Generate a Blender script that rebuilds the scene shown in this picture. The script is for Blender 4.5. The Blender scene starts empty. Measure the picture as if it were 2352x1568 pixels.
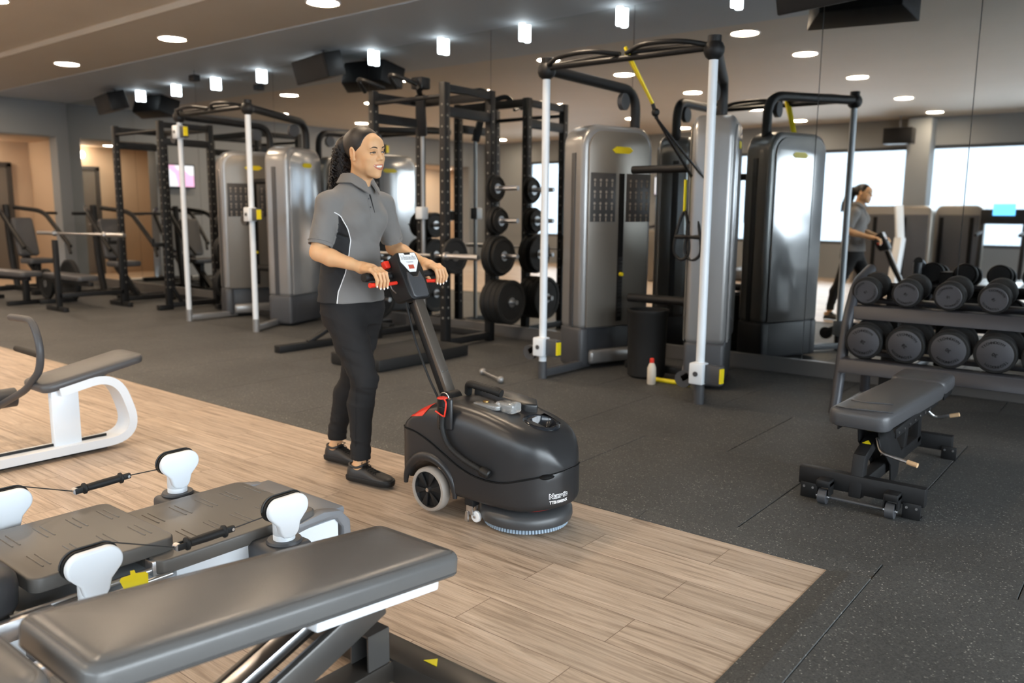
import bpy, bmesh, math, random
import numpy as np
from mathutils import Vector, Matrix, Euler, noise
from mathutils.bvhtree import BVHTree
random.seed(7)
SC = bpy.context.scene
COL = SC.collection
PI = math.pi
V = Vector

# ------------------------------------------------------------------ camera
CAM_H = 1.3
YAW, PITCH, ROLL, FPX = 0.6748, -0.1548, 0.0083, 1879.0
fw = V((-math.sin(YAW)*math.cos(PITCH), math.cos(YAW)*math.cos(PITCH), math.sin(PITCH)))
r0 = V((math.cos(YAW), math.sin(YAW), 0)); u0 = r0.cross(fw)
rt = r0*math.cos(ROLL) + u0*math.sin(ROLL)
up = -r0*math.sin(ROLL) + u0*math.cos(ROLL)
cam_d = bpy.data.cameras.new('camera'); cam = bpy.data.objects.new('camera', cam_d); COL.objects.link(cam)
M = Matrix.Identity(4)
for i in range(3):
    M[i][0] = rt[i]; M[i][1] = up[i]; M[i][2] = -fw[i]
M[2][3] = CAM_H
cam.matrix_world = M
cam_d.sensor_width = 36.0; cam_d.lens = 36.0*FPX/2352.0
cam_d.clip_start = 0.05; cam_d.clip_end = 200
cam_d.dof.use_dof = True; cam_d.dof.focus_distance = 3.05
cam_d.dof.aperture_fstop = cam_d.lens/1000/0.0130
SC.camera = cam

# ------------------------------------------------------------------ world, exposure
SC.view_settings.view_transform = 'Standard'; SC.view_settings.look = 'None'
SC.view_settings.gamma = 1.0; SC.view_settings.use_curve_mapping = False
SC.view_settings.exposure = 1.82
SC.cycles.use_denoising = True
SC.cycles.max_bounces = 8; SC.cycles.diffuse_bounces = 4; SC.cycles.glossy_bounces = 5
SC.cycles.transmission_bounces = 6; SC.cycles.sample_clamp_indirect = 4.0
SC.cycles.caustics_reflective = False; SC.cycles.caustics_refractive = False
w = bpy.data.worlds.new('world'); SC.world = w; w.use_nodes = True
bg = w.node_tree.nodes['Background']; bg.inputs[0].default_value = (0.82, 0.92, 1.0, 1); bg.inputs[1].default_value = 3.9

# daylight comes in through the window wall behind the camera: portals steer the sky samples to the openings
WIN_Y = -4.6
def portal(loc, rot, sx, sy):
    l = bpy.data.lights.new('window_portal', 'AREA'); l.shape = 'RECTANGLE'; l.size = sx; l.size_y = sy
    l.cycles.is_portal = True
    o = bpy.data.objects.new('window_portal', l); o.location = loc; o.rotation_euler = rot; COL.objects.link(o)
portal((-2.0, WIN_Y-0.25, 1.72), (PI/2, 0, 0), 11.0, 1.95)
portal((4.3, 0.85, 1.40), (PI/2, 0, PI/2), 9.4, 2.6)

# ------------------------------------------------------------------ materials
MATS = {}
def srgb(r, g, b):
    f = lambda c: (c/255/12.92) if c/255 <= 0.04045 else ((c/255+0.055)/1.055)**2.4
    return (f(r), f(g), f(b), 1)
def mat(name, col, rough=0.5, metal=0.0, nscale=0, namt=0.0, bump=0.0, bscale=200, spec=0.5, coat=0.0, emis=None, estr=0, trans=0, alpha=1, sss=0, sheen=0):
    if name in MATS: return MATS[name]
    m = bpy.data.materials.new(name); m.use_nodes = True; nt = m.node_tree; b = nt.nodes['Principled BSDF']
    b.inputs['Base Color'].default_value = col; b.inputs['Roughness'].default_value = rough; b.inputs['Metallic'].default_value = metal
    b.inputs['Specular IOR Level'].default_value = spec; b.inputs['Coat Weight'].default_value = coat
    b.inputs['Transmission Weight'].default_value = trans; b.inputs['Alpha'].default_value = alpha
    if sss: b.inputs['Subsurface Weight'].default_value = sss; b.inputs['Subsurface Radius'].default_value = (0.01, 0.004, 0.002); b.inputs['Subsurface Scale'].default_value = 1
    if sheen: b.inputs['Sheen Weight'].default_value = sheen
    if emis: b.inputs['Emission Color'].default_value = emis; b.inputs['Emission Strength'].default_value = estr
    tc = None
    if namt or bump:
        tc = nt.nodes.new('ShaderNodeTexCoord')
    if namt:
        n = nt.nodes.new('ShaderNodeTexNoise'); n.inputs['Scale'].default_value = nscale; n.inputs['Detail'].default_value = 4
        nt.links.new(tc.outputs['Object'], n.inputs['Vector'])
        mx = nt.nodes.new('ShaderNodeMix'); mx.data_type = 'RGBA'
        k = 1-namt; k2 = 1+namt
        mx.inputs[6].default_value = (col[0]*k, col[1]*k, col[2]*k, 1); mx.inputs[7].default_value = (min(1, col[0]*k2), min(1, col[1]*k2), min(1, col[2]*k2), 1)
        nt.links.new(n.outputs['Fac'], mx.inputs[0]); nt.links.new(mx.outputs[2], b.inputs['Base Color'])
    if bump:
        n2 = nt.nodes.new('ShaderNodeTexNoise'); n2.inputs['Scale'].default_value = bscale; n2.inputs['Detail'].default_value = 3
        nt.links.new(tc.outputs['Object'], n2.inputs['Vector'])
        bp = nt.nodes.new('ShaderNodeBump'); bp.inputs['Strength'].default_value = bump; bp.inputs['Distance'].default_value = 0.002
        nt.links.new(n2.outputs['Fac'], bp.inputs['Height']); nt.links.new(bp.outputs[0], b.inputs['Normal'])
    MATS[name] = m
    return m

def rubber_floor_mat():
    m = bpy.data.materials.new('rubber_flooring'); m.use_nodes = True; nt = m.node_tree; b = nt.nodes['Principled BSDF']
    N = nt.nodes.new; L = nt.links.new
    tc = N('ShaderNodeTexCoord')
    v = N('ShaderNodeTexVoronoi'); v.inputs['Scale'].default_value = 210; L(tc.outputs['Object'], v.inputs['Vector'])
    sep = N('ShaderNodeSeparateColor'); L(v.outputs['Color'], sep.inputs[0])
    r = N('ShaderNodeValToRGB'); L(sep.outputs[0], r.inputs[0])
    e = r.color_ramp.elements; e[0].position = 0; e[0].color = (0.036, 0.037, 0.036, 1); e[1].position = 0.965; e[1].color = (0.074, 0.074, 0.071, 1)
    x = e.new(0.985); x.color = (0.24, 0.23, 0.21, 1)
    n = N('ShaderNodeTexNoise'); n.inputs['Scale'].default_value = 1.3; n.inputs['Detail'].default_value = 5; L(tc.outputs['Object'], n.inputs['Vector'])
    mr = N('ShaderNodeMapRange'); mr.inputs[1].default_value = 0.3; mr.inputs[2].default_value = 0.7; mr.inputs[3].default_value = 0.8; mr.inputs[4].default_value = 1.25; L(n.outputs['Fac'], mr.inputs[0])
    mx = N('ShaderNodeMix'); mx.data_type = 'RGBA'; mx.blend_type = 'MULTIPLY'; mx.inputs[0].default_value = 1
    L(r.outputs[0], mx.inputs[6]); L(mr.outputs[0], mx.inputs[7]); L(mx.outputs[2], b.inputs['Base Color'])
    n3 = N('ShaderNodeTexNoise'); n3.inputs['Scale'].default_value = 260; L(tc.outputs['Object'], n3.inputs['Vector'])
    bp = N('ShaderNodeBump'); bp.inputs['Strength'].default_value = 0.5; bp.inputs['Distance'].default_value = 0.002; L(n3.outputs['Fac'], bp.inputs['Height']); L(bp.outputs[0], b.inputs['Normal'])
    b.inputs['Roughness'].default_value = 0.62
    return m

def wood_floor_mat():
    # planks run along X: 0.185 m wide, 1.25 m long, staggered
    m = bpy.data.materials.new('oak_plank_flooring'); m.use_nodes = True; nt = m.node_tree; b = nt.nodes['Principled BSDF']
    N = nt.nodes.new; L = nt.links.new
    tc = N('ShaderNodeTexCoord')
    br = N('ShaderNodeTexBrick'); L(tc.outputs['Object'], br.inputs['Vector'])
    br.offset = 0.37; br.inputs['Scale'].default_value = 1.0; br.inputs['Brick Width'].default_value = 1.25; br.inputs['Row Height'].default_value = 0.185
    br.inputs['Mortar Size'].default_value = 0.0012; br.inputs['Mortar Smooth'].default_value = 0.2; br.inputs['Bias'].default_value = 0.0
    br.inputs['Color1'].default_value = (0.0, 0.0, 0.0, 1); br.inputs['Color2'].default_value = (1, 1, 1, 1); br.inputs['Mortar'].default_value = (0.5, 0.5, 0.5, 1)
    mp = N('ShaderNodeMapping'); mp.inputs['Scale'].default_value = (0.9, 17, 1); L(tc.outputs['Object'], mp.inputs[0])
    sc = N('ShaderNodeVectorMath'); sc.operation = 'SCALE'; sc.inputs[3].default_value = 7.0; L(br.outputs['Color'], sc.inputs[0])
    ad = N('ShaderNodeVectorMath'); ad.operation = 'ADD'; L(mp.outputs[0], ad.inputs[0]); L(sc.outputs[0], ad.inputs[1])
    n = N('ShaderNodeTexNoise'); n.inputs['Scale'].default_value = 1.6; n.inputs['Detail'].default_value = 9; n.inputs['Roughness'].default_value = 0.68; n.inputs['Distortion'].default_value = 1.2
    L(ad.outputs[0], n.inputs['Vector'])
    r = N('ShaderNodeValToRGB'); L(n.outputs['Fac'], r.inputs[0]); e = r.color_ramp.elements
    e[0].position = 0.28; e[0].color = srgb(126, 106, 88); e[1].position = 0.72; e[1].color = srgb(214, 195, 176)
    x = e.new(0.48); x.color = srgb(186, 165, 144)
    mp2 = N('ShaderNodeMapping'); mp2.inputs['Scale'].default_value = (3.0, 130, 1); L(tc.outputs['Object'], mp2.inputs[0])
    n2 = N('ShaderNodeTexNoise'); n2.inputs['Scale'].default_value = 2.5; n2.inputs['Detail'].default_value = 4; L(mp2.outputs[0], n2.inputs['Vector'])
    mr2 = N('ShaderNodeMapRange'); mr2.inputs[1].default_value = 0.35; mr2.inputs[2].default_value = 0.6; mr2.inputs[3].default_value = 0.80; mr2.inputs[4].default_value = 1.04; L(n2.outputs['Fac'], mr2.inputs[0])
    mx = N('ShaderNodeMix'); mx.data_type = 'RGBA'; mx.blend_type = 'MULTIPLY'; mx.inputs[0].default_value = 1
    L(r.outputs[0], mx.inputs[6]); L(mr2.outputs[0], mx.inputs[7])
    sepc = N('ShaderNodeSeparateColor'); L(br.outputs['Color'], sepc.inputs[0])
    mr3 = N('ShaderNodeMapRange'); mr3.inputs[3].default_value = 0.90; mr3.inputs[4].default_value = 1.10; L(sepc.outputs[0], mr3.inputs[0])
    mx2 = N('ShaderNodeMix'); mx2.data_type = 'RGBA'; mx2.blend_type = 'MULTIPLY'; mx2.inputs[0].default_value = 1
    L(mx.outputs[2], mx2.inputs[6]); L(mr3.outputs[0], mx2.inputs[7])
    mx3 = N('ShaderNodeMix'); mx3.data_type = 'RGBA'; L(br.outputs['Fac'], mx3.inputs[0]); L(mx2.outputs[2], mx3.inputs[6]); mx3.inputs[7].default_value = srgb(96, 74, 58)
    L(mx3.outputs[2], b.inputs['Base Color'])
    b.inputs['Roughness'].default_value = 0.42; b.inputs['Specular IOR Level'].default_value = 0.35
    bp = N('ShaderNodeBump'); bp.inputs['Strength'].default_value = 0.25; bp.inputs['Distance'].default_value = 0.002; L(n2.outputs['Fac'], bp.inputs['Height']); L(bp.outputs[0], b.inputs['Normal'])
    return m

M_RUB = rubber_floor_mat(); M_WOOD = wood_floor_mat()
M_BLK = mat('black_steel', (0.008, 0.008, 0.008, 1), 0.45, 0.0, spec=0.3)
M_BLK2 = mat('black_powder_coat', (0.010, 0.010, 0.0105, 1), 0.5, bump=0.15, bscale=400, spec=0.3)
M_WHT = mat('white_painted_steel', srgb(226, 232, 238), 0.32)
M_SILV = mat('silver_grey_paint', srgb(150, 149, 148), 0.30, 0.5)
M_GREY = mat('grey_metallic_panel', srgb(132, 126, 118), 0.36, 0.45)
M_DGREY = mat('dark_grey_plastic', srgb(66, 67, 70), 0.45)
M_CHROME = mat('brushed_steel', (0.60, 0.60, 0.61, 1), 0.28, 1.0)
M_YEL = mat('yellow_badge', srgb(236, 214, 30), 0.45)
M_VINYL = mat('grey_vinyl', srgb(92, 91, 90), 0.27, nscale=6, namt=0.08, bump=0.22, bscale=230, spec=0.5)
M_VINYLB = mat('charcoal_vinyl', srgb(74, 74, 76), 0.38, nscale=6, namt=0.06, bump=0.25, bscale=260)
M_RUBB = mat('black_rubber', (0.011, 0.011, 0.011, 1), 0.6, bump=0.2, bscale=300, spec=0.35)
M_DISC = mat('grey_urethane_disc', srgb(66, 66, 70), 0.55)
M_RED = mat('red_plastic', srgb(222, 52, 34), 0.35)
M_WALL = mat('pale_grey_paint', srgb(134, 137, 139), 0.75, nscale=2, namt=0.03)
M_PEACH = mat('warm_cream_paint', srgb(196, 172, 146), 0.8, nscale=2, namt=0.03)
M_CEIL = mat('ceiling_paint', srgb(198, 188, 172), 0.7, nscale=1.5, namt=0.04)
M_BAND = mat('soffit_paint', srgb(178, 184, 188), 0.7, nscale=1.5, namt=0.03)
M_SIGNW = mat('white_print', srgb(240, 240, 240), 0.5)
M_SIGNB = mat('black_print', (0.006, 0.006, 0.006, 1), 0.7, spec=0.15)

# ------------------------------------------------------------------ object helpers
def tag(o, label=None, cat=None, group=None, kind=None):
    if label: o['label'] = label
    if cat: o['category'] = cat
    if group: o['group'] = group
    if kind: o['kind'] = kind
    return o
def empty(name, loc=(0, 0, 0), label=None, cat=None, group=None, rz=0):
    o = bpy.data.objects.new(name, None); o.empty_display_size = 0.1; COL.objects.link(o)
    o.location = loc; o.rotation_euler = (0, 0, rz)
    return tag(o, label, cat, group)
def link(name, me, parent=None, smooth=True, ang=40):
    o = bpy.data.objects.new(name, me); COL.objects.link(o)
    if parent is not None: o.parent = parent
    if smooth and len(me.polygons):
        me.shade_smooth()
        try: me.set_sharp_from_angle(angle=math.radians(ang))
        except Exception: pass
    return o
def dup(o, parent=None, **kw):
    c = o.copy(); COL.objects.link(c)
    if parent is not None: c.parent = parent
    for ch in o.children: dup(ch, c)
    for k, v in kw.items():
        if k == 'loc': c.location = v
        elif k == 'rz': c.rotation_euler.z = v
        else: c[k] = v
    return c

class MB:
    """collects shapes into one mesh"""
    def __init__(s): s.v = []; s.f = []; s.m = []; s.mats = []
    def _mi(s, m):
        if m is None: return 0
        if m not in s.mats: s.mats.append(m)
        return s.mats.index(m)
    def add(s, vs, fs, m=None, T=None):
        k = len(s.v); i = s._mi(m)
        s.v += [tuple(T @ V(v)) if T else tuple(v) for v in vs]
        s.f += [tuple(k+q for q in f) for f in fs]; s.m += [i]*len(fs)
        return s
    def bm(s, b, m=None, T=None):
        b.verts.index_update()
        s.add([v.co.copy() for v in b.verts], [[v.index for v in f.verts] for f in b.faces], m, T); b.free(); return s
    def box(s, c, d, m=None, rot=None, bev=0.0, seg=2):
        b = bmesh.new(); bmesh.ops.create_cube(b, size=1)
        for v in b.verts: v.co = V((v.co.x*d[0], v.co.y*d[1], v.co.z*d[2]))
        if bev > 0:
            bmesh.ops.bevel(b, geom=list(b.edges), offset=min(bev, min(d)*0.49), segments=seg, profile=0.5, affect='EDGES')
        T = Matrix.Translation(V(c)) @ ((rot if isinstance(rot, Matrix) else Euler(rot).to_matrix()).to_4x4() if rot is not None else Matrix.Identity(4))
        return s.bm(b, m, T)
    def bar(s, a, b_, w, h, m=None, bev=0.004, upv=(0, 0, 1), seg=2):
        """rectangular bar from a to b_"""
        a = V(a); b_ = V(b_); d = b_-a; L = d.length; z = d.normalized(); x = V(upv).cross(z)
        if x.length < 1e-4: x = V((1, 0, 0)).cross(z)
        if x.length < 1e-4: x = V((0, 1, 0))
        x.normalize(); y = z.cross(x)
        R = Matrix((x, y, z)).transposed()
        return s.box((a+b_)/2, (w, h, L), m, R, bev, seg)
    def cyl(s, a, b_, r, m=None, r2=None, n=20, cap=True):
        a = V(a); b_ = V(b_); return s.tube([a, b_], [r, r if r2 is None else r2], m, n=n, cap=cap)
    def tube(s, pts, r, m=None, n=12, cap=True, closed=False, sq=None):
        pts = [V(p) for p in pts]; N = len(pts)
        rs = r if isinstance(r, (list, tuple)) else [r]*N
        vs = []; fs = []
        prev = None
        for i, p in enumerate(pts):
            if closed: t = pts[(i+1) % N]-pts[i-1]
            else: t = pts[min(i+1, N-1)]-pts[max(i-1, 0)]
            t.normalize()
            if prev is None:
                x = t.cross(V((0, 0, 1)))
                if x.length < 1e-3: x = t.cross(V((1, 0, 0)))
            else: x = prev - t*prev.dot(t)
            x.normalize(); y = t.cross(x); prev = x
            for k in range(n):
                a = 2*PI*k/n
                if sq:
                    cx, cy = math.cos(a), math.sin(a); q = 1.0/max(abs(cx)**sq+abs(cy)**sq, 1e-9)**(1.0/sq); cx *= q; cy *= q
                else: cx, cy = math.cos(a), math.sin(a)
                vs.append(p + x*rs[i]*cx + y*rs[i]*cy)
        for i in range(N if closed else N-1):
            j = (i+1) % N
            for k in range(n): fs.append((i*n+k, i*n+(k+1) % n, j*n+(k+1) % n, j*n+k))
        if cap and not closed:
            fs.append(tuple(range(n))[::-1]); fs.append(tuple((N-1)*n+k for k in range(n)))
        return s.add(vs, fs, m)
    def lathe(s, prof, m=None, T=None, n=32, cap=True):
        """prof: [(r,z)] about local z"""
        vs = []; fs = []
        for r, z in prof:
            for k in range(n): vs.append((r*math.cos(2*PI*k/n), r*math.sin(2*PI*k/n), z))
        for i in range(len(prof)-1):
            for k in range(n): fs.append((i*n+k, i*n+(k+1) % n, (i+1)*n+(k+1) % n, (i+1)*n+k))
        if cap:
            fs.append(tuple(range(n))[::-1]); fs.append(tuple((len(prof)-1)*n+k for k in range(n)))
        return s.add(vs, fs, m, T)
    def prism(s, poly, h, m=None, T=None, bev=0.0, seg=2):
        """polygon in local xy extruded 0..h along z"""
        b = bmesh.new(); vs = [b.verts.new((p[0], p[1], 0)) for p in poly]; f = b.faces.new(vs); f.normal_update()
        if f.normal.z > 0: f.normal_flip()
        r = bmesh.ops.extrude_face_region(b, geom=[f]); bmesh.ops.translate(b, vec=(0, 0, h), verts=[q for q in r['geom'] if isinstance(q, bmesh.types.BMVert)])
        if bev:
            es = [e for e in b.edges if len(e.link_faces) == 2 and e.calc_face_angle(0) > 0.6]
            bmesh.ops.bevel(b, geom=es, offset=bev, segments=seg, profile=0.5, affect='EDGES')
        bmesh.ops.recalc_face_normals(b, faces=b.faces)
        return s.bm(b, m, T)
    def loft(s, rings, m=None, cap=True, close=True):
        n = len(rings[0]); vs = [p for r in rings for p in r]; fs = []
        for i in range(len(rings)-1):
            for k in range(n if close else n-1): fs.append((i*n+k, i*n+(k+1) % n, (i+1)*n+(k+1) % n, (i+1)*n+k))
        if cap: fs.append(tuple(range(n))[::-1]); fs.append(tuple((len(rings)-1)*n+k for k in range(n)))
        return s.add(vs, fs, m)
    def sphere(s, c, r, m=None, n=16, sc=(1, 1, 1)):
        b = bmesh.new(); bmesh.ops.create_uvsphere(b, u_segments=n, v_segments=max(6, n//2), radius=r)
        return s.bm(b, m, Matrix.Translation(V(c)) @ Matrix.Diagonal((sc[0], sc[1], sc[2], 1)))
    def mesh(s, name='m', m=None):
        me = bpy.data.meshes.new(name); me.from_pydata(s.v, [], s.f)
        if m is not None and not s.mats: me.materials.append(m)
        for q in s.mats: me.materials.append(q)
        if len(s.mats) > 1: me.polygons.foreach_set('material_index', s.m)
        b = bmesh.new(); b.from_mesh(me); bmesh.ops.recalc_face_normals(b, faces=b.faces); b.to_mesh(me); b.free()
        me.update(); return me
    def build(s, name, m=None, parent=None, smooth=True, ang=40):
        return link(name, s.mesh(name, m), parent, smooth, ang)

def smoothpath(pts, sub=8, closed=False):
    pts = [V(p) for p in pts]; N = len(pts); out = []
    rng = range(N if closed else N-1)
    for i in rng:
        p0 = pts[i-1] if (closed or i > 0) else pts[0]*2-pts[1]
        p1 = pts[i]; p2 = pts[(i+1) % N]
        p3 = pts[(i+2) % N] if (closed or i+2 < N) else pts[-1]*2-pts[-2]
        for k in range(sub):
            t = k/sub
            out.append(0.5*((2*p1)+(p2-p0)*t+(2*p0-5*p1+4*p2-p3)*t*t+(3*p1-p0-3*p2+p3)*t*t*t))
    if not closed: out.append(pts[-1])
    return out
def fillet(pts, r, sub=5):
    """polyline with rounded corners"""
    pts = [V(p) for p in pts]; out = [pts[0]]
    for i in range(1, len(pts)-1):
        a, b, c = pts[i-1], pts[i], pts[i+1]; d1 = (a-b); d2 = (c-b); q = min(r, d1.length*0.48, d2.length*0.48)
        s = b+d1.normalized()*q; e = b+d2.normalized()*q
        for k in range(sub+1):
            t = k/sub; out.append(s*(1-t)**2+b*2*t*(1-t)+e*t*t)
    out.append(pts[-1]); return out
def rrect(w, h, r, seg=5):
    out = []
    for cx, cy, a0 in ((w/2-r, h/2-r, 0), (-w/2+r, h/2-r, PI/2), (-w/2+r, -h/2+r, PI), (w/2-r, -h/2+r, 1.5*PI)):
        for k in range(seg+1):
            a = a0+PI/2*k/seg; out.append((cx+r*math.cos(a), cy+r*math.sin(a)))
    return out
def cushion(w, l, h, r=0.03, edge=0.018, crown=0.006):
    """padded cushion, top crowned; local: x width, y length, z 0..h. returns MB"""
    rings = []
    for (ins, z) in ((edge, 0), (edge*0.3, edge*0.3), (0, edge), (0, h-edge*1.2), (edge*0.12, h-edge*0.6), (edge*0.45, h-edge*0.22), (edge*1.1, h), (edge*2.5, h+crown*0.5), (w*0.3, h+crown*0.9), (w*0.45, h+crown)):
        rr = max(r-ins, 0.004)
        rings.append([(x, y, z) for x, y in rrect(w-2*ins, l-2*ins, min(rr, (w-2*ins)*0.49), 6)])
    return MB().loft(rings)
def text_mesh(body, size, ext=0.0005, align='CENTER', offset=0.0, spacing=1.0):
    c = bpy.data.curves.new('text', 'FONT'); c.body = body; c.size = size; c.extrude = ext; c.align_x = align; c.align_y = 'CENTER'; c.offset = offset; c.space_character = spacing
    c.resolution_u = 3
    o = bpy.data.objects.new('tmp', c); COL.objects.link(o)
    dg = bpy.context.evaluated_depsgraph_get(); me = bpy.data.meshes.new_from_object(o.evaluated_get(dg))
    bpy.data.objects.remove(o); me.materials.clear(); return me
def frame(o, x, z):
    """matrix with origin o, local x and local z (normal)"""
    z = V(z).normalized(); x = (V(x)-z*V(x).dot(z)).normalized(); y = z.cross(x)
    R = Matrix((x, y, z)).transposed().to_4x4(); R.translation = V(o); return R
def text_obj(name, body, size, T, m, parent=None, ext=0.0005, **k):
    me = text_mesh(body, size, ext, **k); me.transform(T); me.materials.append(m)
    return link(name, me, parent, smooth=False)
# ================================================================== ROOM
XL, XR, YM, ZC = -15.5, 4.0, 6.7, 3.17
def struct(o, label=None):
    o['kind'] = 'structure'
    if label: o['label'] = label
    return o
# rubber tiles (staggered 1.02 m squares) as one floor mesh with thin joints
mb = MB()
g = 0.003
def slab(x0, x1, y0, y1, z=0.0, t=0.02):
    mb.box(((x0+x1)/2, (y0+y1)/2, z-t/2), (x1-x0-g, y1-y0-g, t), bev=0.0025, seg=1)
mb.box(((XL+XR)/2, (YM-4.6)/2, -0.06), (XR-XL+0.4, YM+5.0, 0.07))
rows = [(3.17, 4.2), (4.2, 5.22), (5.22, 6.24), (6.24, 6.7)]
for i, (y0, y1) in enumerate(rows):
    x = -1.31 - 1.02*14 + (0.51 if i % 2 else 0)
    while x < XR:
        a, b = max(x, XL), min(x+1.02, XR)
        if b-a > 0.02: slab(a, b, y0, y1)
        x += 1.02
y = 3.17
while y > -4.6:
    y0 = max(y-1.02, -4.6); x = -0.73
    while x < XR:
        slab(x, min(x+1.02, XR), y0, y); x += 1.02
    y -= 1.02
struct(mb.build('floor', M_RUB, smooth=False), 'black speckled rubber tile gym floor')
mb = MB(); mb.box(((XL-0.885)/2, (-4.6+3.012)/2, -0.017), (-0.885-XL, 7.612, 0.010))
struct(mb.build('floor', M_WOOD, smooth=False), 'light oak plank floor set into the rubber floor')
# bevelled rubber edging between the oak planks and the tiles
def edging(name, a0, a1, axis):
    m_ = MB(); x = a0; L_ = 1.15
    while x < a1-0.01:
        e = min(x+L_, a1)-0.002
        prof = [(0, -0.012), (0.0, -0.009), (0.085, 0.004), (0.155, 0.004), (0.158, -0.012)]
        rings = []
        for q in (x, e):
            rings.append([(q, 3.012+p[0], p[1]) if axis == 'x' else (-0.885+p[0], q, p[1]) for p in prof])
        m_.loft(rings); x += L_
    return struct(m_.build(name, M_RUB, smooth=False))
edging('trim_1', XL, -0.73, 'x')['label'] = 'rubber edging strip along the far side of the oak floor'
edging('trim_2', -4.6, 3.012, 'y')['label'] = 'bevelled rubber edging strip down the right side of the oak floor'

# ceiling: main panel, dropped beam edge, pale soffit along the mirror
mb = MB(); mb.box(((XL+XR)/2, (-4.6+4.3)/2, ZC+0.06+0.05), (XR-XL+0.6, 9.2, 0.10))
mb.box(((XL+XR)/2, (4.3+5.42)/2, ZC+0.05), (XR-XL, 1.12, 0.10)); mb.box(((XL+XR)/2, 4.3, ZC+0.08), (XR-XL, 0.012, 0.16))
struct(mb.build('ceiling', M_CEIL, smooth=False), 'dim warm grey plaster ceiling with recessed downlights')
mb = MB(); mb.box(((XL+XR)/2, (5.42+YM)/2, ZC+0.04), (XR-XL+0.6, YM-5.42, 0.10))
struct(mb.build('ceiling', M_BAND, smooth=False), 'pale blue grey soffit running along the mirror wall')
# mirror wall
M_MIR = mat('mirror_glass', (0.74, 0.76, 0.76, 1), 0.012, 1.0)
mb = MB(); mb.box(((XL+XR)/2, YM+0.08, 1.6), (XR-XL+1.2, 0.14, 3.6))
wb = struct(mb.build('wall_back', M_WALL, smooth=False), 'wall behind the mirrors')
seams = [-15.5, -13.15, -11.28, -9.41, -7.54, -5.67, -3.98, -2.29, -1.2, 0.5, 2.2, 4.0]
for a, b in zip(seams[:-1], seams[1:]):
    mb = MB(); mb.box(((a+b)/2, YM+0.003, (0.13+ZC)/2), (b-a-0.006, 0.006, ZC-0.13))
    mb.build('mirror_panel', M_MIR, wb, smooth=False)
mb = MB(); mb.box(((XL+XR)/2, YM-0.012, 0.065), (XR-XL, 0.03, 0.13), bev=0.006)
struct(mb.build('baseboard_back', mat('grey_baseboard', srgb(92, 90, 88), 0.35), smooth=False), 'grey baseboard under the mirrors')

# left wall: soffit, pier and cream lit recess behind an opening
mb = MB()
mb.box((XL-0.15, (YM-4.6)/2, 2.965), (0.30, YM+4.6, 0.77))
mb.box((XL-0.15, 6.62, 1.29), (0.30, 0.24, 2.58))
mb.box((XL-0.15, 2.55, 1.29), (0.30, 5.1, 2.58))
mb.box((XL-0.15, -4.3, 1.29), (0.30, 0.6, 2.58))
struct(mb.build('wall_left', M_WALL, smooth=False), 'pale blue grey end wall with soffit and pier')
mb = MB(); mb.box((XL-1.9, 1.0, 1.29), (0.1, 12.4, 2.6)); mb.box((XL-1.1, 6.80, 1.29), (1.6, 0.1, 2.6)); mb.box((XL-1.1, 1.0, 2.60), (1.7, 12.4, 0.06)); mb.box((XL-1.1, 4.2, 1.29), (1.6, 0.1, 2.6)); mb.box((XL-1.1, 0.2, 1.29), (1.6, 0.1, 2.6)); mb.box((XL-1.1, -5.1, 1.29), (1.6, 0.1, 2.6)); mb.box((XL-1.1, 1.0, -0.03), (1.7, 12.4, 0.05))
struct(mb.build('wall_recess', M_PEACH, smooth=False), 'warm cream wall of the lit recess')
# grey door in the recess
dr = struct(empty('door_1', (XL-1.84, 5.88, 0)), 'grey door with dark frame in the cream recess')
M_DOOR = mat('door_grey', srgb(112, 104, 94), 0.5); M_DFR = mat('door_frame_dark', srgb(64, 60, 56), 0.5)
mb = MB(); mb.box((0.02, 0, 1.05), (0.05, 0.86, 2.06), bev=0.004); mb.build('door_leaf', M_DOOR, dr, smooth=False)
mb = MB(); mb.box((0.02, -0.47, 1.08), (0.10, 0.08, 2.16)); mb.box((0.02, 0.47, 1.08), (0.10, 0.08, 2.16)); mb.box((0.02, 0, 2.14), (0.10, 1.02, 0.08)); mb.build('door_frame', M_DFR, dr, smooth=False)
mb = MB(); mb.cyl((0.04, -0.33, 1.02), (0.10, -0.33, 1.02), 0.012); mb.cyl((0.10, -0.33, 1.02), (0.10, -0.20, 1.02), 0.010); mb.build('door_handle', M_CHROME, dr)
# recess lamps
M_WARM = mat('warm_lamp_glass', (1, 1, 1, 1), 0.4, emis=(1.0, 0.80, 0.58, 1), estr=26)
M_WARM2 = mat('warm_lamp_glass_bright', (1, 1, 1, 1), 0.4, emis=(1.0, 0.84, 0.66, 1), estr=22)
def downlight(x, y, z, m, r=0.135, name='ceiling_downlight', label='', group=None):
    o = empty(name, (x, y, z), label, 'ceiling light', group)
    mb = MB(); mb.lathe([(r, -0.004), (r+0.012, -0.010), (r+0.022, -0.006), (r+0.024, 0.0)], n=36, cap=False); mb.build('trim_ring', M_SIGNW, o)
    mb = MB(); mb.lathe([(r, -0.006), (r*0.6, -0.0075), (0.001, -0.008)], n=36, cap=False); mb.build('diffuser', m, o)
    return o
wl = empty('wall_lamp', (XL-1.82, 5.72, 2.40), 'round glowing lamp above the grey door', 'lamp'); mb = MB()
mb.sphere((0.07, 0, 0), 0.07, n=16); mb.build('globe', M_WARM2, wl); mb = MB(); mb.cyl((-0.02, 0, 0), (0.02, 0, 0), 0.06); mb.build('wall_plate', M_CHROME, wl)
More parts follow.
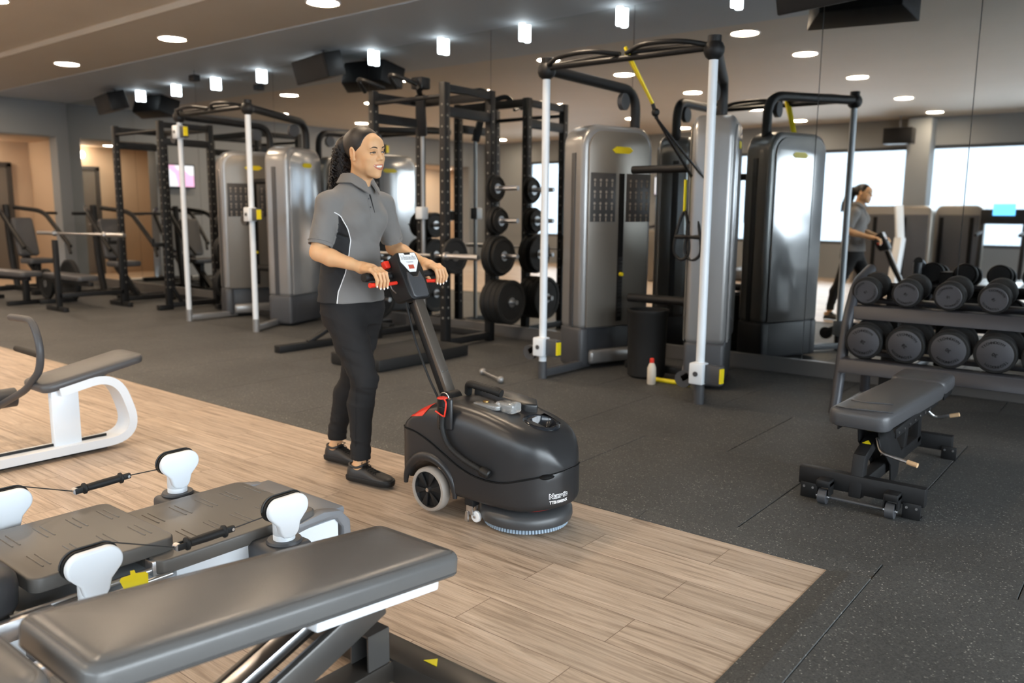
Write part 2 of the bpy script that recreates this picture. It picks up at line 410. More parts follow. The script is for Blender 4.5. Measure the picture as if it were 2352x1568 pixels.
for k, (x, y) in enumerate(((XL-1.1, 5.4), (XL-1.1, -1.2), (XL-1.1, -2.8), (XL-1.1, -4.2))):
    downlight(x, y, 2.57, M_WARM2, 0.16, label='downlight in the cream recess ' + ('by the grey door', 'nearest the television', 'in the middle of the far opening', 'nearest the windows')[k])
# downlight grid
M_LAMP = mat('downlight_diffuser', (1, 1, 1, 1), 0.4, emis=(1.0, 0.78, 0.56, 1), estr=42)
for i, y in enumerate((4.98, 3.2, 1.1, -1.45, -3.7)):
    zc = ZC if y > 4.3 else ZC+0.06
    for j, x in enumerate((-3.68, -6.2, -8.8, -11.4, -14.1)):
        rown = ['on the beam', 'just inside the beam', 'at mid ceiling', 'towards the windows', 'beside the windows'][i]
        coln = ['rightmost', 'second from the right', 'middle', 'second from the left', 'leftmost'][j]
        downlight(x, y, zc, M_LAMP, label='round ceiling downlight %s, %s of its row' % (rown, coln), group='recessed ceiling downlights')
# small glowing cylinder lamps along the top of the mirror
M_CYL = mat('cylinder_lamp_glass', (1, 1, 1, 1), 0.4, emis=(0.86, 0.95, 1.0, 1), estr=2.6)
xs = [-12.86, -11.8, -10.74, -9.65, -8.56, -7.45, -6.34, -5.23, -4.11, -3.01]
for k, x in enumerate(xs):
    o = empty('cylinder_lamp', (x, 6.658, ZC), 'small white cylinder lamp at the top of the mirror, number %s from the right end' % ['ten', 'nine', 'eight', 'seven', 'six', 'five', 'four', 'three', 'two', 'one'][k], 'lamp', 'cylinder lamps above the mirrors')
    mb = MB(); mb.cyl((0, 0, 0), (0, 0, -0.018), 0.036, n=24); mb.build('ceiling_plate', M_SIGNW, o)
    mb = MB(); mb.lathe([(0.032, -0.018), (0.034, -0.03), (0.034, -0.17), (0.030, -0.178), (0.001, -0.18)], n=24, cap=False); mb.build('glass', M_CYL, o)

# ---- window wall behind the camera (seen in the mirrors)
WY = WIN_Y
mb = MB()
mb.box(((XL+XR)/2, WY-0.12, 3.02), (XR-XL, 0.24, 0.66))            # head
mb.box(((XL+XR)/2, WY-0.12, 0.34), (XR-XL, 0.24, 0.76))            # sill wall
for x0, x1 in ((-15.5, -13.9), (-10.9, -7.9), (3.6, 4.0)):
    mb.box(((x0+x1)/2, WY-0.12, 1.7), (x1-x0, 0.24, 1.98))
struct(mb.build('wall_front', M_WALL, smooth=False), 'grey window wall behind the camera')
mb = MB(); mb.box((-4.03, WY+0.22, 1.6), (0.42, 0.42, 3.2), bev=0.01)
struct(mb.build('wall_pillar', M_WALL, smooth=False), 'square grey pillar in front of the windows')
M_FR = mat('window_frame_grey', srgb(70, 72, 74), 0.5)
M_GLASS = mat('window_glass', (1, 1, 1, 1), 0.0, trans=1.0, spec=0.5)
nt = M_GLASS.node_tree; tb = nt.nodes.new('ShaderNodeBsdfTransparent'); gb = nt.nodes.new('ShaderNodeBsdfGlossy'); gb.inputs['Roughness'].default_value = 0.0
fr = nt.nodes.new('ShaderNodeFresnel'); fr.inputs[0].default_value = 1.45; ms = nt.nodes.new('ShaderNodeMixShader')
nt.links.new(fr.outputs[0], ms.inputs[0]); nt.links.new(tb.outputs[0], ms.inputs[1]); nt.links.new(gb.outputs[0], ms.inputs[2]); nt.links.new(ms.outputs[0], nt.nodes['Material Output'].inputs['Surface'])
wn = 0
def window(p0, p1, z0, z1):
    """glazed window between two floor points"""
    global wn; wn += 1
    p0 = V(p0); p1 = V(p1); c = (p0+p1)/2; L_ = (p1-p0).length; a = math.atan2(p1.y-p0.y, p1.x-p0.x)
    o = struct(empty('window_%d' % wn, (c.x, c.y, z0), rz=a), 'wide bright window %d of the gym' % wn)
    H_ = z1-z0; mb = MB(); f = 0.06
    mb.box((0, 0, f/2), (L_, 0.08, f)); mb.box((0, 0, H_-f/2), (L_, 0.08, f)); mb.box((-L_/2+f/2, 0, H_/2), (f, 0.08, H_)); mb.box((L_/2-f/2, 0, H_/2), (f, 0.08, H_))
    mb.build('window_frame', M_FR, o, smooth=False)
    mb = MB(); mb.box((0, 0, H_/2), (L_-2*f, 0.008, H_-2*f)); mb.build('pane', M_GLASS, o, smooth=False)
window((-13.9, WY-0.1, 0), (-10.9, WY-0.1, 0), 0.72, 2.69)
window((-7.9, WY-0.1, 0), (-4.1, WY-0.1, 0), 0.72, 2.69)
window((-4.0, WY-0.1, 0), (-0.2, WY-0.1, 0), 0.72, 2.69)
window((-0.15, WY-0.1, 0), (3.6, WY-0.1, 0), 0.72, 2.69)
# right wall with windows
mb = MB(); mb.box((XR+0.12, (YM+WY)/2, 3.02), (0.24, YM-WY, 0.66)); mb.box((XR+0.12, (YM+WY)/2, 0.03), (0.24, YM-WY, 0.14)); mb.box((XR+0.12, (5.6+YM)/2, 1.4), (0.24, YM-5.6, 2.62)); mb.box((XR+0.12, (WY-3.9)/2, 1.4), (0.24, 0.7, 2.62))
struct(mb.build('wall_right', M_WALL, smooth=False), 'grey side wall with window')
window((XR+0.1, -3.9, 0), (XR+0.1, 0.8, 0), 0.10, 2.69)
window((XR+0.1, 0.9, 0), (XR+0.1, 5.6, 0), 0.10, 2.69)
# pale building and paving outside
mb = MB(); mb.box((-6, WY-12.5, 1.9), (46, 1.0, 4.6)); mb.box((-6, WY-11.9, 4.3), (46, 0.3, 0.25))
struct(mb.build('trim_facade', mat('pale_facade', srgb(128, 134, 140), 0.9), smooth=False), 'long pale building across the street')
mb = MB(); mb.box((-2, -14, -0.35), (70, 18.6, 0.3)); mb.box((19.3, 5, -0.35), (30, 30, 0.3)); struct(mb.build('ground', mat('street_paving', srgb(205, 207, 210), 0.9), smooth=False), 'pale paving outside the windows')

# ---- speakers
def speaker(name, loc, rz, tilt, label):
    o = empty(name, loc, label, 'speaker', 'black loudspeakers under the soffit')
    Rm = Euler((tilt, 0, rz)).to_matrix(); c = V((0, 0, -0.17))
    mb = MB(); mb.prism([(-0.42, -0.16), (0.42, -0.16), (0.30, 0.13), (-0.30, 0.13)], 0.27, T=Matrix.Translation(c) @ Rm.to_4x4() @ Matrix.Translation((0, 0, -0.135)), bev=0.012)
    mb.build('cabinet', M_BLK2, o)
    mb = MB(); mb.box(c+Rm @ V((0, -0.164, 0)), (0.80, 0.01, 0.25), rot=Rm, bev=0.004); mb.build('grille', mat('speaker_grille', (0.01, 0.01, 0.01, 1), 0.7, bump=0.5, bscale=500), o)
    mb = MB(); mb.cyl((0, 0.03, 0.03), (0, 0.03, -0.05), 0.014); mb.box((0, 0.03, 0.025), (0.10, 0.10, 0.012), bev=0.003); mb.build('bracket', M_DGREY, o)
speaker('loudspeaker', (-7.95, 6.34, 3.14), math.radians(-12), math.radians(16), 'black trapezoid loudspeaker under the soffit above the worker')
speaker('loudspeaker', (-13.1, 6.38, 3.14), math.radians(-12), math.radians(16), 'black trapezoid loudspeaker at the far left end of the soffit')
speaker('loudspeaker', (-2.10, 6.40, 3.15), math.radians(-12), math.radians(16), 'black loudspeaker at the top right edge above the cable machine')
o = empty('hanging_sensor', (-10.45, 6.2, 3.12), 'small dark box hanging on a wire from the soffit', 'sensor'); mb = MB(); mb.cyl((0, 0, 0.05), (0, 0, -0.02), 0.004); mb.build('wire', M_BLK, o); mb = MB(); mb.box((0, 0, -0.06), (0.13, 0.10, 0.08), bev=0.01); mb.build('housing', M_BLK2, o)
o = empty('loudspeaker', (-4.32, -3.9, 2.84), 'black box loudspeaker by the pillar over the windows', 'speaker', 'black loudspeakers under the soffit'); mb = MB(); mb.box((0, 0, 0), (0.52, 0.3, 0.30), bev=0.01); mb.build('cabinet', M_BLK, o); mb = MB(); mb.cyl((0, 0, 0.12), (0, 0, 0.385), 0.012); mb.build('bracket', M_DGREY, o)
# television on the end wall
def tv(loc, rz, label):
    o = empty('television', loc, label, 'television', None, rz); mb = MB(); mb.box((0, 0, 0), (0.70, 0.05, 0.46), bev=0.008); mb.build('bezel', M_BLK, o)
    m = bpy.data.materials.new('screen_picture'); m.use_nodes = True; nt = m.node_tree; b = nt.nodes['Principled BSDF']; tc = nt.nodes.new('ShaderNodeTexCoord'); n = nt.nodes.new('ShaderNodeTexVoronoi'); n.inputs['Scale'].default_value = 3.5
    r = nt.nodes.new('ShaderNodeValToRGB'); r.color_ramp.interpolation = 'CONSTANT'; e = r.color_ramp.elements; e[0].color = (0.75, 0.85, 1, 1); e[1].position = 0.55; e[1].color = (0.9, 0.2, 0.75, 1); x = e.new(0.8); x.color = (1, 0.45, 0.2, 1)
    sp = nt.nodes.new('ShaderNodeSeparateColor'); nt.links.new(tc.outputs['Object'], n.inputs[0]); nt.links.new(n.outputs['Color'], sp.inputs[0]); nt.links.new(sp.outputs[0], r.inputs[0]); nt.links.new(r.outputs[0], b.inputs['Emission Color']); b.inputs['Emission Strength'].default_value = 0.28
    mb = MB(); mb.box((0, -0.026, 0), (0.65, 0.006, 0.41)); mb.build('screen', m, o, smooth=False)
tv((XL+0.10, 4.72, 1.98), PI/2, 'bright pink and white television on the end wall')
tv((-9.6, WY+0.08, 2.0), PI, 'bright television on the window wall')
# ================================================================== CABLE MACHINES
def cable_machine(cx, cy, ca, cb, label, feet_silver):
    """twin tower cable machine; origin midway between the towers on the floor"""
    R_ = empty('cable_machine', (cx, cy, 0), label, 'gym machine', 'twin tower cable machines')
    A = math.radians(20)
    for s, cz in ((-1, ca), (1, cb)):
        # tower frame: local u (along face, towards mirror), n (outer normal, away from machine)
        u = V((-s*math.sin(A), math.cos(A), 0)); n = V((s*math.cos(A), s*math.sin(A)*1.0, 0))
        n = V((s*math.cos(A), math.sin(A), 0))
        o = V((s*0.63, -0.22, 0))           # near corner of the outer face
        W, T, H_ = 0.74, 0.30, 2.03
        if s < 0: o = V((-0.65, -0.24, 0)) + n*T
        c = o + u*W/2 - n*T/2
        Rm = Matrix((u, -n, V((0, 0, 1)))).transposed()        # local x=u, y=inward(placard side), z up
        T4 = Rm.to_4x4(); T4.translation = c
        if Rm.determinant() < 0: pass
        tw = MB()
        # rounded-top slab profile in local x,z, extruded along y
        prof = [(-W/2, 0.34)] + [(-W/2+0.17-0.17*math.cos(a), H_-0.17+0.17*math.sin(a)) for a in [PI/2*k/8 for k in range(9)]] + [(W/2-0.17+0.17*math.sin(a), H_-0.17+0.17*math.cos(a)) for a in [PI/2*k/8 for k in range(9)]] + [(W/2, 0.34)]
        PR = T4 @ Matrix(((1, 0, 0, 0), (0, 0, -1, T/2), (0, 1, 0, 0), (0, 0, 0, 1)))
        tw.prism(prof, T, T=PR, bev=0.045, seg=4)
        t = tw.build('tower_shell', M_SILV, R_)
        # dark groove down each narrow edge
        g = MB()
        for e in (-1, 1): g.box(T4 @ V((e*(W/2+0.001), 0.02, 1.08)), (0.012, 0.055, 1.44), rot=Rm, bev=0.004)
        g.build('edge_groove', M_DGREY, t)
        b = MB(); b.box(T4 @ V((0, -0.03, 0.19)), (W-0.01, T-0.07, 0.34), rot=Rm, bev=0.03, seg=3)
        b.box(T4 @ V((-W/2+0.05, 0.0, 0.19)), (0.10, T, 0.34), rot=Rm, bev=0.03, seg=3); b.box(T4 @ V((W/2-0.05, 0.0, 0.19)), (0.10, T, 0.34), rot=Rm, bev=0.03, seg=3)
        b.build('tower_base', M_DGREY, R_)
        b = MB(); b.box(T4 @ V((0, T/2-0.02, 0.10)), (W-0.20, 0.08, 0.12), rot=Rm, bev=0.03, seg=3); b.build('step_lip', M_SILV, R_)
        # placard side
        y = T/2+0.004
        p = MB()
        pp = [(-W/2+0.05, 0.36)] + [(-W/2+0.05+0.15-0.15*math.cos(a), H_-0.20+0.15*math.sin(a)) for a in [PI/2*k/6 for k in range(7)]] + [(W/2-0.20+0.15*math.sin(a), H_-0.20+0.15*math.cos(a)) for a in [PI/2*k/6 for k in range(7)]] + [(W/2-0.05, 0.36)]
        PP = T4 @ Matrix(((1, 0, 0, 0), (0, 0, -1, y+0.012), (0, 1, 0, 0), (0, 0, 0, 1)))
        p.prism(pp, 0.014, T=PP, bev=0.004)
        pf = p.build('front_cover', M_GREY, R_)
        p = MB(); p.box(T4 @ V((0.02, y+0.013, 1.02)), (0.055, 0.012, 1.24), rot=Rm, bev=0.003); p.build('weight_slot', M_SIGNB, R_)
        p = MB()
        for k in range(16): p.box(T4 @ V((0.02, y+0.018, 0.45+k*0.032)), (0.05, 0.01, 0.026), rot=Rm, bev=0.002)
        p.build('weight_stack', M_BLK2, R_)
        p = MB(); p.cyl(T4 @ V((0.02, y+0.02, 0.80)), T4 @ V((0.02, y+0.05, 0.80)), 0.016); p.build('selector_pin', M_YEL, R_)
        for e, x0 in ((-1, -0.175), (1, 0.20)):
            p = MB(); p.box(T4 @ V((x0, y+0.013, 1.44)), (0.26, 0.006, 0.40), rot=Rm, bev=0.002); pl = p.build('exercise_placard', mat('placard_dark', srgb(58, 56, 55), 0.5), R_)
            p = MB()
            for r in range(4):
                for q in range(4):
                    a = T4 @ V((x0-0.09+q*0.06, y+0.018, 1.58-r*0.095)); p.cyl(a, T4 @ V((x0-0.09+q*0.06, y+0.0185, 1.58-r*0.095)), 0.012, n=10); p.box(a-V((0, 0, 0.035)), (0.010, 0.002, 0.034), rot=Rm)
            p.build('exercise_figures', mat('placard_figures', srgb(150, 140, 128), 0.6), pl)
        def loz(yy, z, w_, h_):
            q = MB(); q.prism([(-w_/2, 0), (-w_*0.3, h_/2), (w_*0.34, h_/2), (w_/2, 0), (w_*0.3, -h_/2), (-w_*0.34, -h_/2)], 0.004, T=T4 @ Matrix(((1, 0, 0, 0.02), (0, 0, -1, yy), (0, 1, 0, z), (0, 0, 0, 1))))
            return q
        loz(y+0.016, 1.83, 0.22, 0.055).build('yellow_badge', M_YEL, pf)
        # smooth outer cover
        p = MB(); PP2 = T4 @ Matrix(((1, 0, 0, 0), (0, 0, 1, -T/2-0.016), (0, -1, 0, 0), (0, 0, 0, 1)))
        p.prism([(x, -z) for x, z in pp], 0.014, T=PP2, bev=0.004); bc = p.build('outer_cover', mat('silver_smooth_panel', srgb(196, 196, 196), 0.16, 0.6), R_)
        loz(-T/2-0.018, 1.83, 0.20, 0.05).build('yellow_badge', M_YEL, bc)
        # overhead tube from the tower's far end forward to the pole
        top = T4 @ V((W/2-0.09, 0, 0)); pole = V((s*0.68, -0.72, 0))
        path = fillet([(top.x, top.y, 1.98), (top.x, top.y, 2.34), (pole.x, pole.y+0.02, 2.38)], 0.22, 8)
        q = MB(); q.tube(path, 0.042, n=14); q.sphere((pole.x, pole.y, 2.37), 0.07, n=14); q.build('top_tube', M_BLK2, R_)
        q = MB(); q.cyl(V(path[len(path)//2])+V((0.02*s, -0.15, -0.06)), V(path[len(path)//2])+V((-0.02*s, -0.15, -0.06)), 0.07, n=20); q.build('pulley', M_DGREY, R_)
        q = MB(); q.cyl((pole.x, pole.y, 0.12), (pole.x, pole.y, 2.36), 0.030, n=18); q.build('pole', M_WHT, R_)
        q = MB(); q.cyl((pole.x, pole.y, 2.33), (pole.x, pole.y, 2.46), 0.045, n=16); q.build('pole_cap', M_BLK2, R_); q = MB(); q.cyl((pole.x, pole.y, 0.0), (pole.x, pole.y, 0.14), 0.036, n=16)
        q.bar((pole.x, pole.y, 0.045), (c.x, c.y-0.25, 0.045), 0.06, 0.06); q.build('pole_foot', M_SILV if feet_silver else M_DGREY, R_)
        q = MB(); q.box((pole.x, pole.y-0.02, cz), (0.105, 0.10, 0.15), bev=0.012); ca_ = q.build('carriage', M_WHT, R_)
        q = MB(); q.cyl((pole.x, pole.y-0.071, cz), (pole.x, pole.y-0.075, cz), 0.018); q.build('lock_button', M_DGREY, ca_)
        q = MB(); q.bar((pole.x+0.05, pole.y, cz), (pole.x+0.17, pole.y-0.02, cz-0.0), 0.06, 0.13); q.cyl((pole.x-0.12, pole.y-0.02, cz-0.06), (pole.x-0.12, pole.y+0.015, cz-0.06), 0.06); q.bar((pole.x-0.04, pole.y, cz), (pole.x-0.13, pole.y, cz-0.06), 0.04, 0.05)
        q.build('pulley_arm', M_DGREY, R_)
        q = MB(); q.box((pole.x+0.175, pole.y-0.03, cz), (0.012, 0.05, 0.10)); q.build('yellow_tab', M_YEL, ca_)
    # overhead grip bars
    q = MB()
    for sy in (-1, 1):
        q.tube(smoothpath([(-0.66, -0.74, 2.40), (-0.48, -0.74+sy*0.10, 2.43), (-0.22, -0.74+sy*0.10, 2.44), (-0.03, -0.74, 2.42)], 6), 0.017, n=10)
        q.tube(smoothpath([(0.66, -0.74, 2.40), (0.48, -0.74+sy*0.10, 2.43), (0.22, -0.74+sy*0.10, 2.44), (0.03, -0.74, 2.42)], 6), 0.017, n=10)
    q.tube([(-0.66, -0.74, 2.385), (0.66, -0.74, 2.385)], 0.022, n=12)
    q.build('grip_bars', M_BLK, R_)
    q = MB(); q.tube([(-0.34, 0.02, 1.66), (0.34, 0.02, 1.66)], 0.032, n=12); q.tube([(-0.34, 0.02, 0.62), (0.34, 0.02, 0.62)], 0.036, n=12); q.bar((-0.34, 0.02, 0.06), (0.34, 0.02, 0.06), 0.08, 0.06)
    q.build('cross_brace', M_BLK2, R_)
    return R_
cable_machine(-3.15, 5.90, 0.26, 0.22, 'grey twin tower cable machine with yellow suspension strap, nearest the dumbbell rack', False)
cable_machine(-8.415, 5.90, 2.20, 1.27, 'grey twin tower cable machine standing left of the worker', True)

# suspension trainer
t = empty('suspension_strap', (-3.12, 5.14, 2.45), 'yellow and black suspension strap hanging from the right cable machine', 'suspension trainer')
def rel(o, pts): return [V(p)-o.location for p in pts]
q = MB(); q.bar(*rel(t, [(-3.13, 5.15, 2.46), (-2.98, 5.3, 2.08)]), 0.05, 0.012, bev=0.002); q.bar(*rel(t, [(-3.13, 5.16, 2.42), (-2.99, 5.3, 2.10)]), 0.04, 0.01, bev=0.002); q.build('anchor_strap', M_YEL, t)
q = MB(); q.tube(rel(t, [(-2.98, 5.3, 2.08), (-2.96, 5.33, 1.98)]), 0.014, n=8); q.sphere(V((-2.965, 5.32, 2.02))-t.location, 0.03, n=10); q.build('carabiner', M_BLK, t)
for dx in (0, 0.09):
    q = MB(); q.bar(*rel(t, [(-2.96, 5.33, 1.98), (-2.80+dx, 5.62, 1.56)]), 0.03, 0.008, bev=0.001); q.build('webbing', M_BLK, t)
    q = MB(); q.bar(*rel(t, [(-2.86+dx, 5.62, 1.56), (-2.86+dx, 5.62, 1.33)]), 0.035, 0.008, bev=0.001); y_ = q.build('yellow_adjuster', M_YEL, t)
    q = MB(); x = -2.86+dx; q.tube(rel(t, smoothpath([(x, 5.62, 1.33), (x-0.055, 5.60, 1.14), (x-0.06, 5.60, 1.02), (x, 5.60, 0.97), (x+0.06, 5.60, 1.02), (x+0.055, 5.60, 1.14)], 5, closed=True)), 0.012, n=8, closed=True); q.tube(rel(t, [(x-0.06, 5.60, 1.14), (x+0.06, 5.60, 1.14)]), 0.017, n=10); q.build('foot_handle', M_BLK, t)

# small items on the floor around the machine
o = empty('bar_handle', (-4.12, 4.87, 0.028), 'short steel cable bar lying on the floor by the white pole', 'cable handle'); q = MB(); q.tube([(-0.16, 0.10, 0), (0.16, -0.06, 0)], 0.013, n=10); q.build('bar', M_CHROME, o)
q = MB(); q.sphere((-0.16, 0.10, 0), 0.028, n=12); q.sphere((0.16, -0.06, 0), 0.028, n=12); q.build('end_cap', M_SILV, o)
o = empty('spray_bottle', (-3.05, 5.55, 0.0), 'small pale bottle with red cap standing by the cable machine', 'bottle'); q = MB(); q.lathe([(0.03, 0), (0.034, 0.01), (0.034, 0.13), (0.022, 0.16), (0.014, 0.17)], n=20); q.build('bottle_body', mat('pale_plastic', srgb(214, 204, 188), 0.4), o); q = MB(); q.lathe([(0.017, 0.17), (0.017, 0.20), (0.012, 0.205)], n=16); q.build('cap', M_RED, o)
o = empty('storage_bin', (-3.24, 5.80, 0.0), 'black round bin between the two towers', 'bin'); q = MB(); q.lathe([(0.13, 0), (0.15, 0.02), (0.16, 0.52), (0.168, 0.53), (0.168, 0.55), (0.15, 0.55), (0.145, 0.06)], n=28); q.build('bin_body', M_RUBB, o)
o = empty('yellow_bar', (-2.93, 5.66, 0.018), 'thin yellow rod lying on the floor beside the bottle', 'rod'); q = MB(); q.tube([(-0.20, 0, 0), (0.20, 0.0, 0)], 0.018, n=10); q.build('rod', M_YEL, o)

# ================================================================== RACKS AND PLATES
_plate = {}
def plate(loc, axis='x', r=0.225, t=0.045, label='', group='black weight plates', lean=None):
    key = (r, t)
    if key not in _plate:
        b = MB(); b.lathe([(0.026, -t/2), (r*0.28, -t/2), (r*0.30, -t/2+0.006), (r*0.80, -t/2+0.008), (r*0.84, -t/2), (r*0.97, -t/2), (r, -t/2+0.006), (r, t/2-0.006), (r*0.97, t/2), (r*0.84, t/2), (r*0.80, t/2-0.008), (r*0.30, t/2-0.006), (r*0.28, t/2), (0.026, t/2), (0.026, -t/2)], n=36, cap=False); me1 = b.mesh('disc', M_RUBB)
        b = MB(); b.lathe([(0.026, -t/2-0.001), (0.05, -t/2-0.001), (0.05, t/2+0.001), (0.026, t/2+0.001), (0.026, -t/2-0.001)], n=24, cap=False); me2 = b.mesh('hub', M_CHROME)
        _plate[key] = (me1, me2)
    me1, me2 = _plate[key]
    o = empty('weight_plate', loc, label, 'weight plate', group)
    o.rotation_euler = (0, PI/2, 0) if axis == 'x' else (PI/2, 0, 0)
    link('disc', me1, o); link('hub', me2, o)
    return o
def power_rack(x0, x1, y0, y1, H_, label, feet=True, yf=4.5):
    R_ = empty('power_rack', ((x0+x1)/2, (y0+y1)/2, 0), label, 'power rack', 'black power racks'); O = R_.location
    L_ = lambda x, y, z: V((x, y, z))-O
    hole = mat('rack_hole', srgb(120, 116, 110), 0.5)
    for x in (x0, x1):
        for y in (y0, y1):
            q = MB(); q.bar(L_(x, y, 0), L_(x, y, H_), 0.075, 0.075, bev=0.006, upv=(1, 0, 0)); up_ = q.build('upright', M_BLK2, R_)
            q = MB()
            for k in range(int((H_-0.4)/0.10)):
                z = 0.3+k*0.10; q.cyl(L_(x-0.0385, y, z), L_(x+0.0385, y, z), 0.011, n=8); q.cyl(L_(x, y-0.0385, z), L_(x, y+0.0385, z), 0.011, n=8)
            q.build('pin_holes', hole, up_)
        q = MB(); q.bar(L_(x, y0, H_-0.05), L_(x, y1, H_-0.05), 0.06, 0.07); q.bar(L_(x, y0, H_-0.26), L_(x, y1, H_-0.26), 0.06, 0.09); q.bar(L_(x, y0, 0.06), L_(x, y1, 0.06), 0.07, 0.07); q.build('side_rail', M_BLK2, R_)
        if feet is True or (feet == 2 and x == x0):
            q = MB(); q.bar(L_(x+(0.05 if x == x1 else -0.05)*0, yf, 0.035), L_(x, y0, 0.035), 0.09, 0.065); q.bar(L_(x, yf+0.35, 0.06), L_(x, y0-0.02, 0.42), 0.05, 0.04); q.build('foot_rail', M_BLK2, R_)
        q = MB(); q.bar(L_(x, y0-0.04, 0.86), L_(x, y0-0.18, 0.86), 0.04, 0.05); q.bar(L_(x, y0-0.18, 0.84), L_(x, y0-0.18, 0.94), 0.04, 0.02); q.build('bar_hook', M_BLK, R_)
    q = MB(); q.tube([L_(x0, y0, H_-0.12), L_(x1, y0, H_-0.12)], 0.022, n=10); q.bar(L_(x0, y1, H_-0.05), L_(x1, y1, H_-0.05), 0.06, 0.08); q.bar(L_(x0, y1, 0.06), L_(x1, y1, 0.06), 0.06, 0.07); q.build('cross_bar', M_BLK2, R_)
    return R_
RK1 = power_rack(-6.40, -5.42, 5.74, 6.40, 2.5, 'black power rack with hole drilled uprights behind the floor scrubber', feet=2)
RK2 = power_rack(-11.55, -10.35, 5.62, 6.32, 2.45, 'black power rack left of the left cable machine', yf=5.46)
# plate storage pegs and a cable attachment on the centre rack
O = RK1.location
q = MB()
for z, y in ((0.42, 6.40), (0.88, 6.40), (1.23, 6.40), (1.55, 6.40), (0.9, 5.74)): q.cyl(V((-5.42, y, z))-O, V((-5.06, y, z))-O, 0.024, n=12)
q.build('plate_peg', M_CHROME, RK1)
q = MB(); q.cyl(V((-6.25, 6.28, 0.10))-O, V((-6.25, 6.28, 2.15))-O, 0.022, n=12); q.build('guide_pole', M_SILV, RK1)
q = MB(); q.bar(V((-6.25, 6.28, 2.1))-O, V((-6.20, 6.2, 2.50))-O, 0.09, 0.07); q.tube(smoothpath([V((-6.20, 6.2, 2.50))-O, V((-6.05, 6.0, 2.60))-O, V((-5.95, 5.95, 2.50))-O], 5), 0.03, n=10); q.box(V((-6.23, 6.24, 2.62))-O, (0.16, 0.14, 0.12), bev=0.02); q.build('pulley_head', M_BLK2, RK1)
q = MB(); q.box(V((-6.25, 6.26, 1.30))-O, (0.10, 0.10, 0.13), bev=0.012); q.build('carriage', M_WHT, RK1)
q = MB()
for x in (-6.35, -5.9): q.tube(smoothpath([V((x-0.15, 5.72, 2.50))-O, V((x-0.05, 5.55, 2.58))-O, V((x+0.1, 5.5, 2.56))-O, V((x+0.18, 5.68, 2.50))-O], 5), 0.02, n=8)
q.build('pull_up_grip', M_BLK, RK1)
# plates on the pegs
wp = {0.42: [(0.225, 0.06)]*4, 0.88: [(0.205, 0.05), (0.205, 0.05), (0.18, 0.04)], 1.23: [(0.14, 0.035), (0.14, 0.035), (0.12, 0.03)], 1.55: [(0.14, 0.03), (0.12, 0.025)]}
nm = {0.42: 'lowest', 0.88: 'second lowest', 1.23: 'third', 1.55: 'top'}
order = ['innermost', 'second', 'third', 'outermost']
for z, lst in wp.items():
    x = -5.375
    for k, (r_, t_) in enumerate(lst):
        x += t_/2+0.003; plate((x, 6.40, z-0.002), 'x', r_, t_, 'black weight plate on the %s rack peg, %s' % (nm[z], order[k] if k < len(lst)-1 else 'outermost')); x += t_/2
plate((-5.30, 5.74, 0.9), 'x', 0.17, 0.04, 'black weight plate on the front upright of the centre rack')
# barbell across the centre rack
def barbell(loc, L_, label, plates=(), rz=0, group=None):
    o = empty('barbell', loc, label, 'barbell', group, rz); q = MB(); q.cyl((-L_/2+0.4, 0, 0), (L_/2-0.4, 0, 0), 0.014, n=12); q.build('shaft', M_CHROME, o)
    for s in (-1, 1):
        q = MB(); q.cyl((s*(L_/2-0.41), 0, 0), (s*(L_/2-0.38), 0, 0), 0.04, n=16); q.cyl((s*(L_/2-0.38), 0, 0), (s*L_/2, 0, 0), 0.026, n=16); q.build('sleeve', M_CHROME, o)
    return o
barbell((-5.93, 5.60, 0.905), 2.1, 'steel barbell resting on the hooks of the centre rack')
# low platform in front of the centre rack
o = empty('rack_platform', (-5.28, 5.02, 0), 'low black step platform in front of the centre rack', 'platform'); q = MB(); q.box((0, 0, 0.055), (0.62, 1.10, 0.10), bev=0.012); q.build('deck', M_RUBB, o); q = MB()
for dx in (-0.26, 0.26): q.box((dx, 0, 0.006), (0.06, 0.9, 0.012))
q.build('foot_strip', M_BLK, o)
# plates on the left rack and on a weight tree
def weight_tree(x, y, label):
    o = empty('weight_tree', (x, y, 0), label, 'weight tree', 'weight trees'); q = MB(); q.bar((0, 0, 0), (0, 0, 1.25), 0.08, 0.08); q.bar((-0.32, 0, 0.04), (0.32, 0, 0.04), 0.08, 0.06); q.bar((0, -0.28, 0.04), (0, 0.28, 0.04), 0.08, 0.06); q.build('post', M_BLK2, o)
    q = MB()
    for z in (0.34, 0.80, 1.16):
        q.cyl((-0.30, 0, z), (0.30, 0, z), 0.024, n=12)
    q.build('plate_peg', M_CHROME, o); return o
n_ = 0
for (tx, ty, tl, loc_) in ((-9.88, 6.30, 'black weight tree with plates between the left rack and cable machine', 'left'), (-7.05, 6.25, 'black weight tree with plates behind the worker', 'centre')):
    weight_tree(tx, ty, tl)
    for z, r_ in ((0.34, 0.225), (0.80, 0.20), (1.16, 0.15)):
        for s in (-1, 1):
            for k in range(2):
                plate((tx+s*(0.075+0.055*k), ty, z-0.002), 'x', r_, 0.05, 'black plate on the %s weight tree, %s peg, %s side, %s' % (loc_, {0.34: 'bottom', 0.80: 'middle', 1.16: 'top'}[z], 'right' if s > 0 else 'left', 'inner' if k == 0 else 'outer'))

